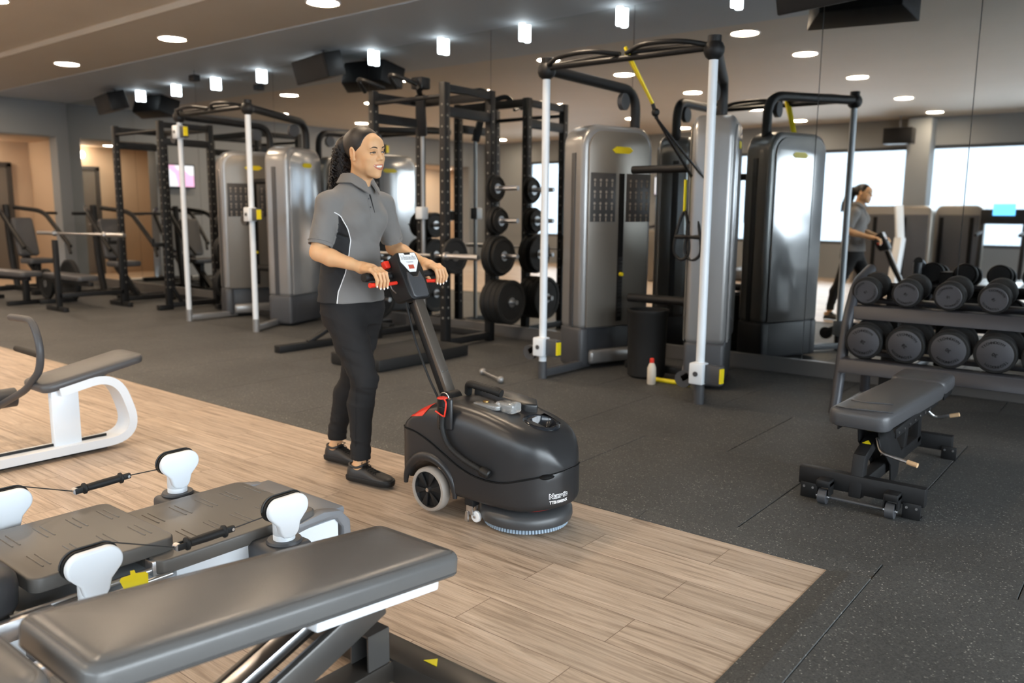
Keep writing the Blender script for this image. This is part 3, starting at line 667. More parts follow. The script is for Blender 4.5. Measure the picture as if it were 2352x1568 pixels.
# ================================================================== FAR LEFT MACHINES
def lever_machine(x, y, rz, label):
    o = empty('lever_machine', (x, y, 0), label, 'gym machine', 'black plate loaded machines', rz)
    q = MB(); q.bar((-0.75, 0, 0.04), (0.75, 0, 0.04), 0.09, 0.07); q.bar((-0.55, -0.45, 0.04), (-0.55, 0.45, 0.04), 0.09, 0.07); q.bar((0.6, -0.35, 0.04), (0.6, 0.35, 0.04), 0.09, 0.07)
    q.tube(fillet([(-0.45, 0, 0.06), (-0.55, 0, 0.5), (-0.62, 0, 1.38)], 0.2), 0.05, n=10); q.bar((0.5, 0, 0.05), (-0.2, 0, 0.6), 0.08, 0.08); q.build('frame', M_BLK2, o)
    for s in (-1, 1):
        q = MB(); q.tube(fillet([(-0.60, s*0.12, 1.34), (-0.15, s*0.34, 1.28), (0.35, s*0.36, 0.85), (0.50, s*0.36, 0.72)], 0.15), 0.035, n=10); q.cyl((-0.15, s*0.30, 1.25), (-0.15, s*0.56, 1.25), 0.024, n=10); q.build('lever_arm', M_BLK, o)
        q = MB(); q.tube([(0.42, s*0.36, 0.8), (0.60, s*0.30, 0.62)], 0.022, n=10); q.build('grip', M_RUBB, o)
    T_ = Matrix.Translation((0.18, 0, 0.46)); c = cushion(0.34, 0.40, 0.08, 0.05); m_ = c.mesh('seat', M_VINYLB); m_.transform(T_); link('seat', m_, o)
    c = cushion(0.32, 0.62, 0.08, 0.05); m_ = c.mesh('backrest', M_VINYLB); m_.transform(Matrix.Translation((-0.16, 0, 0.86)) @ Matrix.Rotation(PI/2-0.25, 4, 'Y') @ Matrix.Rotation(PI/2, 4, 'Z')); link('backrest', m_, o)
    q = MB(); q.bar((0.18, 0, 0.05), (0.18, 0, 0.47), 0.07, 0.07); q.build('seat_post', M_BLK2, o)
    return o
lever_machine(-14.25, 5.45, math.radians(8), 'black seated lever machine by the end wall')
lever_machine(-12.62, 6.05, math.radians(3), 'black lever machine between the end wall machine and the left rack')
plate((-12.35, 5.22, 0.30), 'y', 0.30, 0.06, 'large black disc at the front of the left machines')
plate((-12.9, 5.12, 0.225), 'y', 0.225, 0.05, 'black disc leaning beside the large disc on the left')
def flat_bench(x, y, rz, label, L_=1.25, h=0.46):
    o = empty('flat_bench', (x, y, 0), label, 'bench', None, rz); m_ = cushion(0.30, L_, 0.07, 0.05).mesh('pad', M_VINYLB); m_.transform(Matrix.Translation((0, 0, h-0.07)) @ Matrix.Rotation(PI/2, 4, 'Z')); link('pad', m_, o)
    q = MB(); q.bar((-L_/2+0.1, 0, h-0.10), (L_/2-0.1, 0, h-0.10), 0.06, 0.06)
    for s in (-1, 1): q.bar((s*(L_/2-0.2), 0, 0.04), (s*(L_/2-0.2), 0, h-0.1), 0.07, 0.07); q.bar((s*(L_/2-0.2), -0.26, 0.03), (s*(L_/2-0.2), 0.26, 0.03), 0.07, 0.06)
    q.build('frame', M_BLK2, o); return o
flat_bench(-12.9, 4.55, math.radians(8), 'black flat bench at the far left edge', 1.5)
o = empty('barbell_bench', (-11.55, 5.0, 0), 'black barbell bench in front of the left power rack', 'bench'); q = MB()
for s in (-1, 1): q.bar((0.35, s*0.42, 0.03), (0.35, s*0.42, 0.92), 0.06, 0.06); q.bar((0.0, s*0.42, 0.03), (0.55, s*0.42, 0.03), 0.06, 0.06)
q.bar((0.35, -0.42, 0.2), (0.35, 0.42, 0.2), 0.06, 0.06); q.bar((-0.8, 0, 0.32), (0.35, 0, 0.32), 0.06, 0.06); q.bar((-0.7, 0, 0.03), (-0.7, 0, 0.32), 0.06, 0.06); q.bar((-0.7, -0.25, 0.03), (-0.7, 0.25, 0.03), 0.06, 0.06); q.build('frame', M_BLK2, o)
m_ = cushion(0.28, 1.15, 0.07, 0.05).mesh('pad', M_VINYLB); m_.transform(Matrix.Translation((-0.28, 0, 0.36)) @ Matrix.Rotation(PI/2, 4, 'Z')); link('pad', m_, o)
barbell((-11.45, 5.0, 0.985), 1.9, 'steel barbell lying across the barbell bench at the left', rz=PI/2*0.1)

# ================================================================== BEHIND THE CAMERA (seen in the mirrors)
def selector_machine(x, y, rz, label, H_=1.5, W=1.35):
    o = empty('weight_machine', (x, y, 0), label, 'gym machine', 'grey weight machines by the windows', rz)
    q = MB(); q.prism([(-W/2, 0.05)]+[(-W/2+0.14-0.14*math.cos(a), H_-0.14+0.14*math.sin(a)) for a in [PI/2*k/6 for k in range(7)]]+[(W/2-0.14+0.14*math.sin(a), H_-0.14+0.14*math.cos(a)) for a in [PI/2*k/6 for k in range(7)]]+[(W/2, 0.05)], 0.30, T=Matrix(((1, 0, 0, 0), (0, 0, -1, 0.15), (0, 1, 0, 0), (0, 0, 0, 1))), bev=0.04, seg=3); q.build('housing', M_GREY, o)
    q = MB(); q.box((0, 0.155, 0.72), (W-0.12, 0.02, 1.25), bev=0.01); q.build('cover_panel', M_DGREY, o)
    q = MB()
    for dx in (-0.28, 0.22): q.box((dx, 0.17, 0.75), (0.07, 0.012, 1.1), bev=0.004)
    q.build('weight_slot', M_SIGNB, o)
    return o
selector_machine(-4.05, -2.9, 0, 'wide grey weight machine in front of the pillar')
selector_machine(-3.1, -3.7, 0, 'grey weight machine beyond the wide one', 1.52, 0.8)
o = empty('rowing_arm_machine', (-3.75, -1.9, 0), 'white angled machine arm in front of the weight machines', 'gym machine'); q = MB(); q.bar((0, 0, 0), (0.05, -0.1, 0.95), 0.16, 0.12, bev=0.02); q.bar((0.05, -0.1, 0.9), (-0.05, -0.25, 1.5), 0.13, 0.10, bev=0.02); q.bar((-0.35, 0, 0.04), (0.35, 0, 0.04), 0.12, 0.08, bev=0.02); q.build('arm', M_WHT, o)
def treadmill(x, y, label):
    o = empty('treadmill', (x, y, 0), label, 'treadmill', 'cardio machines by the windows'); q = MB(); q.box((0, 0, 0.12), (0.75, 1.7, 0.20), bev=0.05); q.build('deck', M_DGREY, o)
    for s in (-1, 1):
        q = MB(); q.bar((s*0.33, -0.6, 0.2), (s*0.33, -0.75, 1.25), 0.07, 0.05, bev=0.01); q.bar((s*0.33, -0.72, 1.05), (s*0.33, -0.2, 1.0), 0.05, 0.05, bev=0.01); q.build('upright', M_BLK2, o)
    q = MB(); q.box((0, -0.72, 1.32), (0.72, 0.08, 0.26), bev=0.02); q.build('console', M_BLK2, o); q = MB(); q.box((0, -0.675, 1.44), (0.34, 0.02, 0.20)); q.build('screen', mat('blue_screen', (0.05, 0.2, 0.5, 1), 0.4, emis=(0.10, 0.42, 0.85, 1), estr=1.0), o); return o
treadmill(-2.35, -2.6, 'black treadmill with a blue screen by the windows')
treadmill(-9.2, -3.2, 'dark treadmill by the left part of the windows')
treadmill(-6.8, -3.2, 'dark treadmill left of the weight machines')
o = empty('bin_stand', (-7.9, -1.2, 0), 'grey cleaning station behind the camera', 'stand'); q = MB(); q.box((0, 0, 0.5), (0.4, 0.4, 1.0), bev=0.03); q.build('body', M_GREY, o)
# ================================================================== DUMBBELL RACK
def onplane(x, y, **k):
    d = rt*((x-1176)/FPX) - up*((y-784)/FPX) + fw; o = V((0, 0, CAM_H))
    if 'Y' in k: t = k['Y']/d.y
    elif 'X' in k: t = k['X']/d.x
    else: t = (k['z']-CAM_H)/d.z
    return o+d*t
M_TRAY = mat('charcoal_tray', srgb(60, 61, 66), 0.4, 0.2)
DR = empty('dumbbell_rack', (-0.45, 5.70, 0), 'long dark two tier dumbbell rack in front of the mirror', 'rack'); O = DR.location
L_ = lambda x, y, z: V((x, y, z))-O
for s, x in ((-1, -1.62), (1, 0.86)):
    q = MB(); q.tube(fillet([L_(x, 5.42, 0.02), L_(x+0.0, 5.56, 0.62), L_(x, 5.72, 0.86), L_(x, 6.02, 0.94)], 0.10), 0.036, n=12); q.tube([L_(x, 5.42, 0.03), L_(x, 6.15, 0.03)], 0.032, n=12); q.tube([L_(x, 6.10, 0.03), L_(x, 6.02, 0.93)], 0.034, n=12); q.build('end_frame', M_TRAY, DR)
for (y, z, dy) in ((5.40, 0.375, 0.36), (5.60, 0.705, 0.34)):
    q = MB(); rot = Euler((math.radians(8), 0, 0)).to_matrix()
    for s in (0, 1): q.box(L_(-0.38, y+0.06+s*(dy-0.12), z+0.005+s*0.028), (2.44, 0.075, 0.03), rot=rot, bev=0.008)
    q.build('tray', M_TRAY, DR)
    q = MB(); q.box(L_(-0.38, y-0.012, z-0.028), (2.44, 0.012, 0.085), rot=Euler((math.radians(-18), 0, 0)).to_matrix(), bev=0.003); q.build('front_lip', M_TRAY, DR)
q = MB()
for x in (-1.42, 0.3): q.bar(L_(x, 5.86, 0.02), L_(x, 5.92, 0.86), 0.09, 0.09)
q.build('rear_post', M_BLK2, DR)
def dumbbell_meshes(r, number):
    h = 0.085; hl = 0.062
    b = MB(); head = [(0.02, 0), (r*0.86, 0), (r*0.96, 0.004), (r, 0.012), (r, h-0.014), (r*0.94, h-0.004), (r*0.6, h), (0.02, h)]
    for s in (-1, 1): b.lathe([(a, s*(hl+z)) for a, z in head], T=Matrix.Rotation(PI/2, 4, 'X'), n=40)
    hd = b.mesh('head', M_RUBB)
    d = MB()
    for s in (-1, 1): d.lathe([(0.001, s*(hl+h+0.0005)), (r*0.80, s*(hl+h+0.0005)), (r*0.83, s*(hl+h-0.002))], T=Matrix.Rotation(PI/2, 4, 'X'), n=40, cap=False)
    dd = d.mesh('face_disc', M_DISC)
    g = MB(); g.lathe([(0.017, -hl), (0.0175, -0.03), (0.0185, 0), (0.0175, 0.03), (0.017, hl)], T=Matrix.Rotation(PI/2, 4, 'X'), n=20); gg = g.mesh('grip', M_CHROME)
    # front face lettering: number in the middle and the maker's name twice round the rim
    bm_ = bmesh.new(); F = frame((0, -(hl+h+0.0022), 0), (1, 0, 0), (0, -1, 0))
    def put(me, T):
        me.transform(T); bm_.from_mesh(me); bpy.data.meshes.remove(me)
    put(text_mesh(number, r*0.26, 0.0003), F @ Matrix.Rotation(math.radians(150), 4, 'Z'))
    word = 'TECHNOGYM'
    for a0 in (0, PI):
        for i, ch in enumerate(word):
            a = a0+PI*0.52-(i-4)*0.20
            put(text_mesh(ch, r*0.19, 0.0003), F @ Matrix.Rotation(a-PI/2, 4, 'Z') @ Matrix.Translation((0, r*0.63, 0)))
    mt = bpy.data.meshes.new('lettering'); bm_.to_mesh(mt); bm_.free(); mt.materials.append(M_SIGNB)
    return hd, dd, gg, mt
def dumbbell(ms, loc, tilt, roll, label, group):
    o = empty('dumbbell', loc, label, 'dumbbell', group); o.rotation_euler = (tilt, 0, 0)
    for nme, me in zip(('head', 'face_disc', 'grip', 'lettering'), ms):
        c = link(nme, me, o, smooth=(nme != 'lettering')); c.rotation_euler = (0, roll, 0)
    return o
big = {n: dumbbell_meshes(0.116, n) for n in ('28', '30', '32')}
small = dumbbell_meshes(0.090, '18')
ords = ['first', 'second', 'third', 'fourth', 'fifth', 'sixth', 'seventh', 'eighth', 'ninth']
rb = random.Random(3)
for k in range(9):
    ms = big['28'] if k < 2 else (big['30'] if k < 4 else big['32'])
    dumbbell(ms, (-1.475+0.245*k, 5.575, 0.526), math.radians(6), [0.0, 0.3, 0.05, -0.15, 1.2, 0.5, 2.0, 0.8, 0.1][k], 'large grey faced dumbbell, %s from the left on the lower tier' % ords[k], 'large dumbbells on the lower tier')
    dumbbell(small, (-1.535+0.245*k, 5.770, 0.829), math.radians(6), rb.uniform(-2, 2), 'smaller black dumbbell, %s from the left on the upper tier' % ords[k], 'smaller dumbbells on the upper tier')

# ================================================================== ADJUSTABLE BENCH (right)
AB = empty('adjustable_bench', (-1.0, 4.2, 0), 'adjustable bench with wrinkled grey pad and transport wheels, near the dumbbell rack', 'bench'); O = AB.location
L_ = lambda x, y, z: V((x, y, z))-O
def put_cushion(name, c, T, m, parent):
    me = c.mesh(name, m); me.transform(T); return link(name, me, parent)
pd = cushion(0.27, 0.98, 0.085, 0.055, 0.022, 0.004)
put_cushion('back_pad', pd, Matrix.Translation(L_(-1.005, 4.25, 0.352)) @ Matrix.Rotation(math.radians(-2.5), 4, 'Z'), M_VINYLB, AB)
put_cushion('seat_pad', cushion(0.28, 0.26, 0.085, 0.05, 0.022), Matrix.Translation(L_(-1.00, 4.90, 0.356)) @ Matrix.Rotation(math.radians(-2.5), 4, 'Z') @ Matrix.Rotation(math.radians(3), 4, 'X'), M_VINYLB, AB)
q = MB()
for pts in ([(-1.13, 3.80, 0.440), (-1.06, 3.785, 0.442), (-0.98, 3.80, 0.442), (-0.89, 3.83, 0.440)], [(-1.11, 3.97, 0.441), (-1.04, 3.955, 0.443), (-0.99, 3.975, 0.443), (-0.93, 3.99, 0.443)]):
    q.tube([V(p)-O for p in smoothpath(pts, 5)], [0.0035]*(3*5+1), n=6)
q.build('pad_crease', M_VINYLB, AB)
q = MB(); q.box(L_(-0.99, 3.776, 0.10), (0.545, 0.05, 0.085), bev=0.006); q.box(L_(-1.0, 4.87, 0.085), (0.36, 0.05, 0.085), bev=0.006); q.build('cross_foot', M_BLK2, AB)
q = MB()
q.bar(L_(-1.005, 3.77, 0.04), L_(-1.005, 3.80, 0.235), 0.055, 0.06, bev=0.005); q.bar(L_(-1.005, 3.79, 0.215), L_(-1.0, 3.98, 0.285), 0.055, 0.05, bev=0.005)
q.bar(L_(-1.0, 3.80, 0.10), L_(-1.0, 4.86, 0.085), 0.055, 0.06, bev=0.005)
q.bar(L_(-1.0, 4.80, 0.08), L_(-1.0, 4.78, 0.34), 0.055, 0.07, bev=0.005); q.bar(L_(-1.0, 4.50, 0.1), L_(-1.0, 4.55, 0.34), 0.05, 0.05, bev=0.005)
q.build('main_frame', M_BLK2, AB)
q = MB()
for x in (-1.045, -0.955): q.prism([(-0.30, 0.34), (-0.12, 0.34), (0.13, 0.16), (0.10, 0.03), (-0.02, 0.02), (-0.05, 0.12), (-0.28, 0.27)], 0.008, T=Matrix.Translation(L_(x, 4.16, 0.0)) @ Matrix(((0, 0, 1, 0), (1, 0, 0, 0), (0, 1, 0, 0), (0, 0, 0, 1))), bev=0.002)
q.build('adjuster_plate', M_BLK2, AB)
q = MB(); q.bar(L_(-0.875, 3.84, 0.345), L_(-0.885, 4.72, 0.345), 0.008, 0.045, bev=0.002); q.bar(L_(-1.125, 3.84, 0.345), L_(-1.13, 4.72, 0.345), 0.008, 0.045, bev=0.002); q.bar(L_(-0.872, 4.80, 0.35), L_(-0.875, 5.02, 0.357), 0.008, 0.04, bev=0.002); q.build('side_rail', M_BLK2, AB)
q = MB()
for k in range(7): q.cyl(L_(-0.872, 3.88+k*0.10, 0.343), L_(-0.868, 3.88+k*0.10, 0.343), 0.006, n=8)
q.build('rivets', M_CHROME, AB)
for (p0, p1, p2) in (((-0.96, 3.88, 0.30), (-0.93, 3.83, 0.25), (-0.80, 3.80, 0.235)), ((-0.92, 4.62, 0.31), (-0.88, 4.66, 0.26), (-0.80, 4.66, 0.285))):
    q = MB(); q.tube(fillet([L_(*p0), L_(*p1), L_(*p2)], 0.03), 0.008, n=8); lv = q.build('adjust_lever', M_CHROME, AB)
    q = MB(); d = (V(p2)-V(p1)).normalized(); q.tube([L_(*p2)-d*0.01, L_(*p2)+d*0.035], 0.011, n=10); q.build('lever_grip', mat('tan_grip', srgb(206, 170, 130), 0.5), lv)
for x in (-1.13, -0.84):
    q = MB(); q.cyl(L_(x-0.018, 3.705, 0.034), L_(x+0.018, 3.705, 0.034), 0.034, n=24); wh = q.build('transport_wheel', M_DGREY, AB)
    q = MB(); q.cyl(L_(x-0.03, 3.705, 0.034), L_(x+0.03, 3.705, 0.034), 0.009, n=12); q.build('axle_cap', M_CHROME, wh)
    q = MB(); q.box(L_(x, 3.722, 0.095), (0.062, 0.075, 0.035), bev=0.008); q.box(L_(x+0.028, 3.72, 0.07), (0.006, 0.06, 0.06)); q.box(L_(x-0.028, 3.72, 0.07), (0.006, 0.06, 0.06)); q.build('wheel_bracket', M_BLK2, AB)
q = MB(); q.cyl(L_(-1.12, 3.705, 0.034), L_(-0.85, 3.705, 0.034), 0.007, n=10); q.build('axle', M_DGREY, AB)
for x, y in ((-1.21, 3.745), (-0.765, 3.745), (-0.83, 4.84)):
    q = MB(); q.box(L_(x, y, 0.036), (0.075, 0.008, 0.072), bev=0.01); q.box(L_(x, y+0.02, 0.006), (0.075, 0.04, 0.008)); ft = q.build('foot_plate', M_BLK2, AB)
    q = MB()
    for dx in (-0.02, 0.02): q.cyl(L_(x+dx, y-0.004, 0.052), L_(x+dx, y-0.008, 0.052), 0.0055, n=10)
    q.build('bolt', M_CHROME, ft)
q = MB(); q.prism([(-0.02, 0), (0.02, 0), (0, 0.03)], 0.001, T=Matrix.Translation(L_(-1.0, 3.86, 0.271)) @ Matrix.Rotation(0.35, 4, 'X')); q.build('warning_sticker', M_YEL, AB)

# ================================================================== WHITE FRAMED INCLINE BENCH (left)
IB = empty('incline_bench', (-4.60, 1.75, 0), 'white looped frame exercise bench with grey pad at the left edge', 'bench'); O = IB.location
L_ = lambda x, y, z: V((x, y, z))-O
def flatbar(pts, w, t, m, name, parent, closed=False):
    """flat bar of width w along X, thickness t, following a path in the YZ plane"""
    P = [V(p)-O for p in pts]; rings = []
    for i, p in enumerate(P):
        tg = (P[min(i+1, len(P)-1)]-P[max(i-1, 0)]).normalized(); nn = V((1, 0, 0)).cross(tg).normalized()
        rings.append([p+V((1, 0, 0))*sx*w/2+nn*sn*t/2 for sx, sn in ((-1, -1), (-0.94, -1.0), (0.94, -1.0), (1, -1), (1, 1), (0.94, 1.0), (-0.94, 1.0), (-1, 1))])
    q = MB(); q.loft(rings); return q.build(name, m, parent, ang=30)
flatbar(fillet([(-4.54, 0.75, 0.035), (-4.54, 2.22, 0.035), (-4.54, 2.10, 0.41), (-4.54, 1.80, 0.352)], 0.24, 10), 0.14, 0.045, M_WHT, 'looped_frame', IB)
q = MB(); q.bar(L_(-4.54, 1.84, 0.05), L_(-4.54, 1.84, 0.37), 0.14, 0.045, bev=0.006); q.build('front_leg', M_WHT, IB)
q = MB(); q.bar(L_(-4.54, 0.75, 0.006), L_(-4.54, 2.05, 0.006), 0.13, 0.012, bev=0.002, upv=(1, 0, 0)); q.build('floor_strip', M_BLK, IB)
put_cushion('seat_pad', cushion(0.30, 0.56, 0.05, 0.06, 0.018), Matrix.Translation(L_(-4.62, 2.0, 0.402)) @ Matrix.Rotation(math.radians(11), 4, 'X'), M_VINYLB, IB)
Yh = 1.72
hp = [onplane(25, 728, Y=Yh), onplane(75, 735, Y=Yh), onplane(93, 800, Y=Yh), onplane(92, 850, Y=Yh), onplane(60, 895, Y=Yh), onplane(-40, 955, Y=Yh)]
q = MB(); q.tube(fillet([p-O for p in hp], 0.08), 0.019, n=12); hb = q.build('handlebar', M_DGREY, IB)
q = MB(); q.tube([onplane(38, 800, Y=Yh+0.04)-O, onplane(90, 815, Y=Yh)-O], 0.017, n=10); q.build('lower_grip', M_RUBB, IB)
q = MB(); c = onplane(8, 915, Y=1.75)-O; q.cyl(c+V((0, -0.05, 0)), c+V((0, 0.06, 0)), 0.055, n=20); q.bar(c, V((c.x, -0.9, 0.06)), 0.07, 0.06); q.build('pivot', M_DGREY, IB)

# ================================================================== LOW STEP MACHINE WITH PULLEY POSTS
M_DECK = mat('grey_step_deck', srgb(96, 93, 89), 0.38, nscale=8, namt=0.04)
M_CABLE = mat('black_cord', (0.02, 0.02, 0.02, 1), 0.5)
SM = empty('step_machine', (-2.70, 1.3, 0), 'low grey ribbed step machine with four white pulley posts', 'gym machine'); O = SM.location
L_ = lambda x, y, z: V((x, y, z))-O
def deck(x0, x1, y0, y1, z, t, name, cy):
    q = MB(); poly = [(p[0]+(x0+x1)/2-O.x, p[1]+(y0+y1)/2-O.y) for p in rrect(x1-x0, y1-y0, 0.035, 5)]
    q.prism(poly, t, T=Matrix.Translation((0, 0, z-t)), bev=0.007, seg=3); d = q.build(name, M_DECK, SM)
    q = MB(); W = x1-x0
    for sx in (0.26, 0.72):
        n = int((y1-y0-0.08)/0.105)
        for k in range(n+1):
            y = y0+0.075+k*0.105
            for dy in (-0.011, 0.011): q.box(L_(x0+W*sx, y+dy, z+0.0005), (W*0.24, 0.006, 0.004), bev=0.0018, seg=1)
    q.build('ribs', M_DECK, d); return d
deck(-2.91, -2.40, 1.22, 1.84, 0.200, 0.050, 'rear_deck', 0)
deck(-2.95, -2.46, 0.87, 1.315, 0.245, 0.048, 'front_deck', 0)
q = MB(); q.prism([(0.72, 0.03), (1.84, 0.03), (1.84, 0.15), (1.30, 0.15), (1.27, 0.12), (0.72, 0.12)], 0.40, T=Matrix.Translation((-2.83-O.x, -O.y, 0)) @ Matrix(((0, 0, 1, 0), (1, 0, 0, 0), (0, 1, 0, 0), (0, 0, 0, 1))), bev=0.006); q.build('white_body', M_WHT, SM)
q = MB(); q.prism([(1.28, 0.0), (1.80, 0.0), (1.80, 0.145), (1.28, 0.145)], 0.02, T=Matrix.Translation((-2.428-O.x, -O.y, 0.01)) @ Matrix(((0, 0, 1, 0), (1, 0, 0, 0), (0, 1, 0, 0), (0, 0, 0, 1)))); q.cyl(L_(-2.405, 1.46, 0.085), L_(-2.398, 1.46, 0.085), 0.012, n=16); q.build('side_panel', M_WHT, SM)
# arch shaped end cap
q = MB(); out = [(1.66, 0.0), (1.66, 0.125), (1.70, 0.165), (1.86, 0.185), (1.94, 0.17), (1.985, 0.12), (1.99, 0.0), (1.955, 0.0), (1.95, 0.10), (1.92, 0.14), (1.86, 0.15), (1.74, 0.135), (1.70, 0.11), (1.70, 0.0)]
for x in (-2.44, -2.93): q.prism(out, 0.055, T=Matrix.Translation((x-O.x, -O.y, 0)) @ Matrix(((0, 0, 1, 0), (1, 0, 0, 0), (0, 1, 0, 0), (0, 0, 0, 1))), bev=0.008)
q.box(L_(-2.66, 1.90, 0.155), (0.50, 0.16, 0.035), bev=0.012); q.build('end_cap', mat('mid_grey_plastic', srgb(120, 122, 126), 0.4), SM)
q = MB(); q.box(L_(-2.42, 1.82, 0.07), (0.03, 0.24, 0.13), bev=0.004); q.build('end_inset', M_WHT, SM)
q = MB(); q.box(L_(-2.70, 1.29, 0.02), (0.50, 1.12, 0.04), bev=0.01); q.box(L_(-2.385, 1.04, 0.055), (0.15, 0.42, 0.03), bev=0.005); q.build('under_frame', M_DGREY, SM)
q = MB(); q.box(L_(-2.40, 1.10, 0.095), (0.10, 0.50, 0.04), bev=0.006); q.build('white_rail', M_WHT, SM)
q = MB(); q.cyl(L_(-2.44, 0.80, 0.165), L_(-2.44, 1.26, 0.165), 0.010, n=10); q.cyl(L_(-2.40, 0.80, 0.150), L_(-2.40, 1.26, 0.150), 0.008, n=10); q.box(L_(-2.45, 1.24, 0.17), (0.05, 0.06, 0.05), bev=0.004); q.build('guide_rod', M_CHROME, SM)
def post(x, y, zt, px, py, nm):
    """white keyhole shaped pulley post; the plate lies in the YZ plane"""
    q = MB(); q.box(L_(x-0.04*px, y, 0.10), (0.20, 0.16, 0.13), bev=0.02, seg=3); q.lathe([(0.058, 0), (0.062, 0.006), (0.058, 0.014)], T=Matrix.Translation(L_(x, y, 0.163)), n=28); q.build('post_mount', M_DGREY, SM)
    q = MB(); z0 = 0.165
    q.lathe([(0.038, z0), (0.038, z0+0.028), (0.0365, z0+0.030), (0.038, z0+0.032), (0.038, zt-0.045)], T=Matrix.Translation(L_(x, y, 0)), n=28)
    out = []
    for k in range(25):
        a = -0.62+(PI+1.24)*k/24      # wide rounded head
        cx = 0.036 if math.cos(a) > 0 else -0.036
        out.append((cx+0.044*math.cos(a), zt+0.044*math.sin(a)))
    out += [(-0.044, zt-0.055), (-0.036, zt-0.085), (-0.026, zt-0.10), (0.0, zt-0.108), (0.026, zt-0.10), (0.036, zt-0.085), (0.044, zt-0.055)]
    T_ = Matrix.Translation((x+0.012-O.x, y-O.y, 0)) @ Matrix(((0, 0, 1, 0), (1, 0, 0, 0), (0, 1, 0, 0), (0, 0, 0, 1)))
    q.prism(out, 0.028, T=T_, bev=0.008, seg=3)
    p = q.build('pulley_post', M_WHT, SM)
    q = MB()
    for e in (-0.036, 0.036):
        q.cyl(L_(x-0.014, y+e, zt), L_(x+0.010, y+e, zt), 0.045, n=28)
    q.box(L_(x-0.002, y, zt), (0.022, 0.074, 0.088)); q.build('pulley_wheel', M_BLK, p)
    q = MB(); pth = [(x-0.004, y-0.036-0.047*math.sin(a), zt-0.047*math.cos(a)*-1) for a in [PI/2*k/6 for k in range(6, -1, -1)]]+[(x-0.004, y+0.036+0.047*math.sin(a), zt+0.047*math.cos(a)) for a in [PI/2*k/6 for k in range(7)]]
    q.tube([V(c)-O for c in pth], 0.003, n=6); q.build('cord', M_CABLE, p)
post(-2.31, 1.625, 0.292, 1, 1, 'a'); post(-2.34, 0.985, 0.300, 1, -1, 'c'); post(-3.05, 1.645, 0.300, -1, 1, 'b'); post(-3.05, 1.015, 0.305, -1, -1, 'd')
def cable_handle(a, b, pa, pb, nm):
    a = V(a); b = V(b); d = (b-a).normalized()
    h = empty('pull_handle', (a+b)/2, nm, 'handle', 'black pull handles on the step machine'); O2 = h.location
    q = MB(); P = lambda t: a+(b-a)*t-O2
    q.tube([P(0.13), P(0.16), P(0.19), P(0.22), P(0.50), P(0.78), P(0.80), P(0.83), P(0.86)], [0.013, 0.021, 0.021, 0.0135, 0.0150, 0.0145, 0.021, 0.021, 0.012], n=18); q.build('grip', M_RUBB, h)
    q = MB(); q.bar(P(0.0)+V((0.010, 0, 0)), P(0.14)+V((0.010, 0, 0)), 0.007, 0.022, bev=0.003); q.bar(P(0.0)-V((0.010, 0, 0)), P(0.14)-V((0.010, 0, 0)), 0.007, 0.022, bev=0.003); q.bar(P(0.85), P(1.0), 0.016, 0.022, bev=0.005); q.build('yoke', M_RUBB, h)
    q = MB(); q.cyl(P(0.02)-V((0.011, 0, 0)), P(0.02)+V((0.011, 0, 0)), 0.012, n=16); q.cyl(P(0.95)-V((0.010, 0, 0)), P(0.95)+V((0.011, 0, 0)), 0.005, n=10); q.build('yoke_pin', M_CHROME, h)
    q = MB(); q.tube([V(pa)-O2, P(0.0)], 0.0022, n=6); q.tube([P(1.0), V(pb)-O2], 0.0022, n=6); q.build('cord', M_CABLE, h)
cable_handle((-2.32, 1.236, 0.267), (-2.32, 1.44, 0.268), (-2.343, 1.03, 0.345), (-2.315, 1.558, 0.275), 'near black pull handle on cords between the right hand pulley posts')
cable_handle((-3.05, 1.247, 0.281), (-3.05, 1.458, 0.290), (-3.053, 1.06, 0.350), (-3.053, 1.57, 0.285), 'far black pull handle on cords between the left hand pulley posts')
tg = empty('yellow_tag', (-2.36, 1.12, 0.185), 'yellow plastic tag hanging from the step machine', 'tag'); q = MB()
q.prism([(-0.035, -0.02), (0.035, -0.02), (0.042, 0.012), (0.036, 0.020), (0.008, 0.022), (0.006, 0.034), (-0.006, 0.034), (-0.008, 0.022), (-0.036, 0.020), (-0.042, 0.012)], 0.003, T=frame((0, 0, 0), (0.15, 1, 0), (1, -0.1, 0.75)), bev=0.001); q.build('tag_plate', M_YEL, tg)
# black moulded seat at the left frame edge
st = MB(); b = cushion(0.46, 0.50, 0.16, 0.10, 0.05, 0.03); put_cushion('moulded_seat', b, Matrix.Translation(L_(-2.66, 0.60, 0.15)) @ Matrix.Rotation(math.radians(-4), 4, 'X'), mat('seat_plastic', srgb(58, 58, 60), 0.4), SM)
q = MB(); q.bar(L_(-2.40, 0.55, 0.15), L_(-2.40, 0.90, 0.15), 0.03, 0.06, bev=0.004); q.bar(L_(-2.40, 0.86, 0.14), L_(-2.25, 0.86, 0.14), 0.06, 0.05, bev=0.004); q.bar(L_(-2.20, 0.45, 0.10), L_(-2.22, 0.93, 0.10), 0.05, 0.04, bev=0.006); q.build('rail_bracket', M_CHROME, SM)

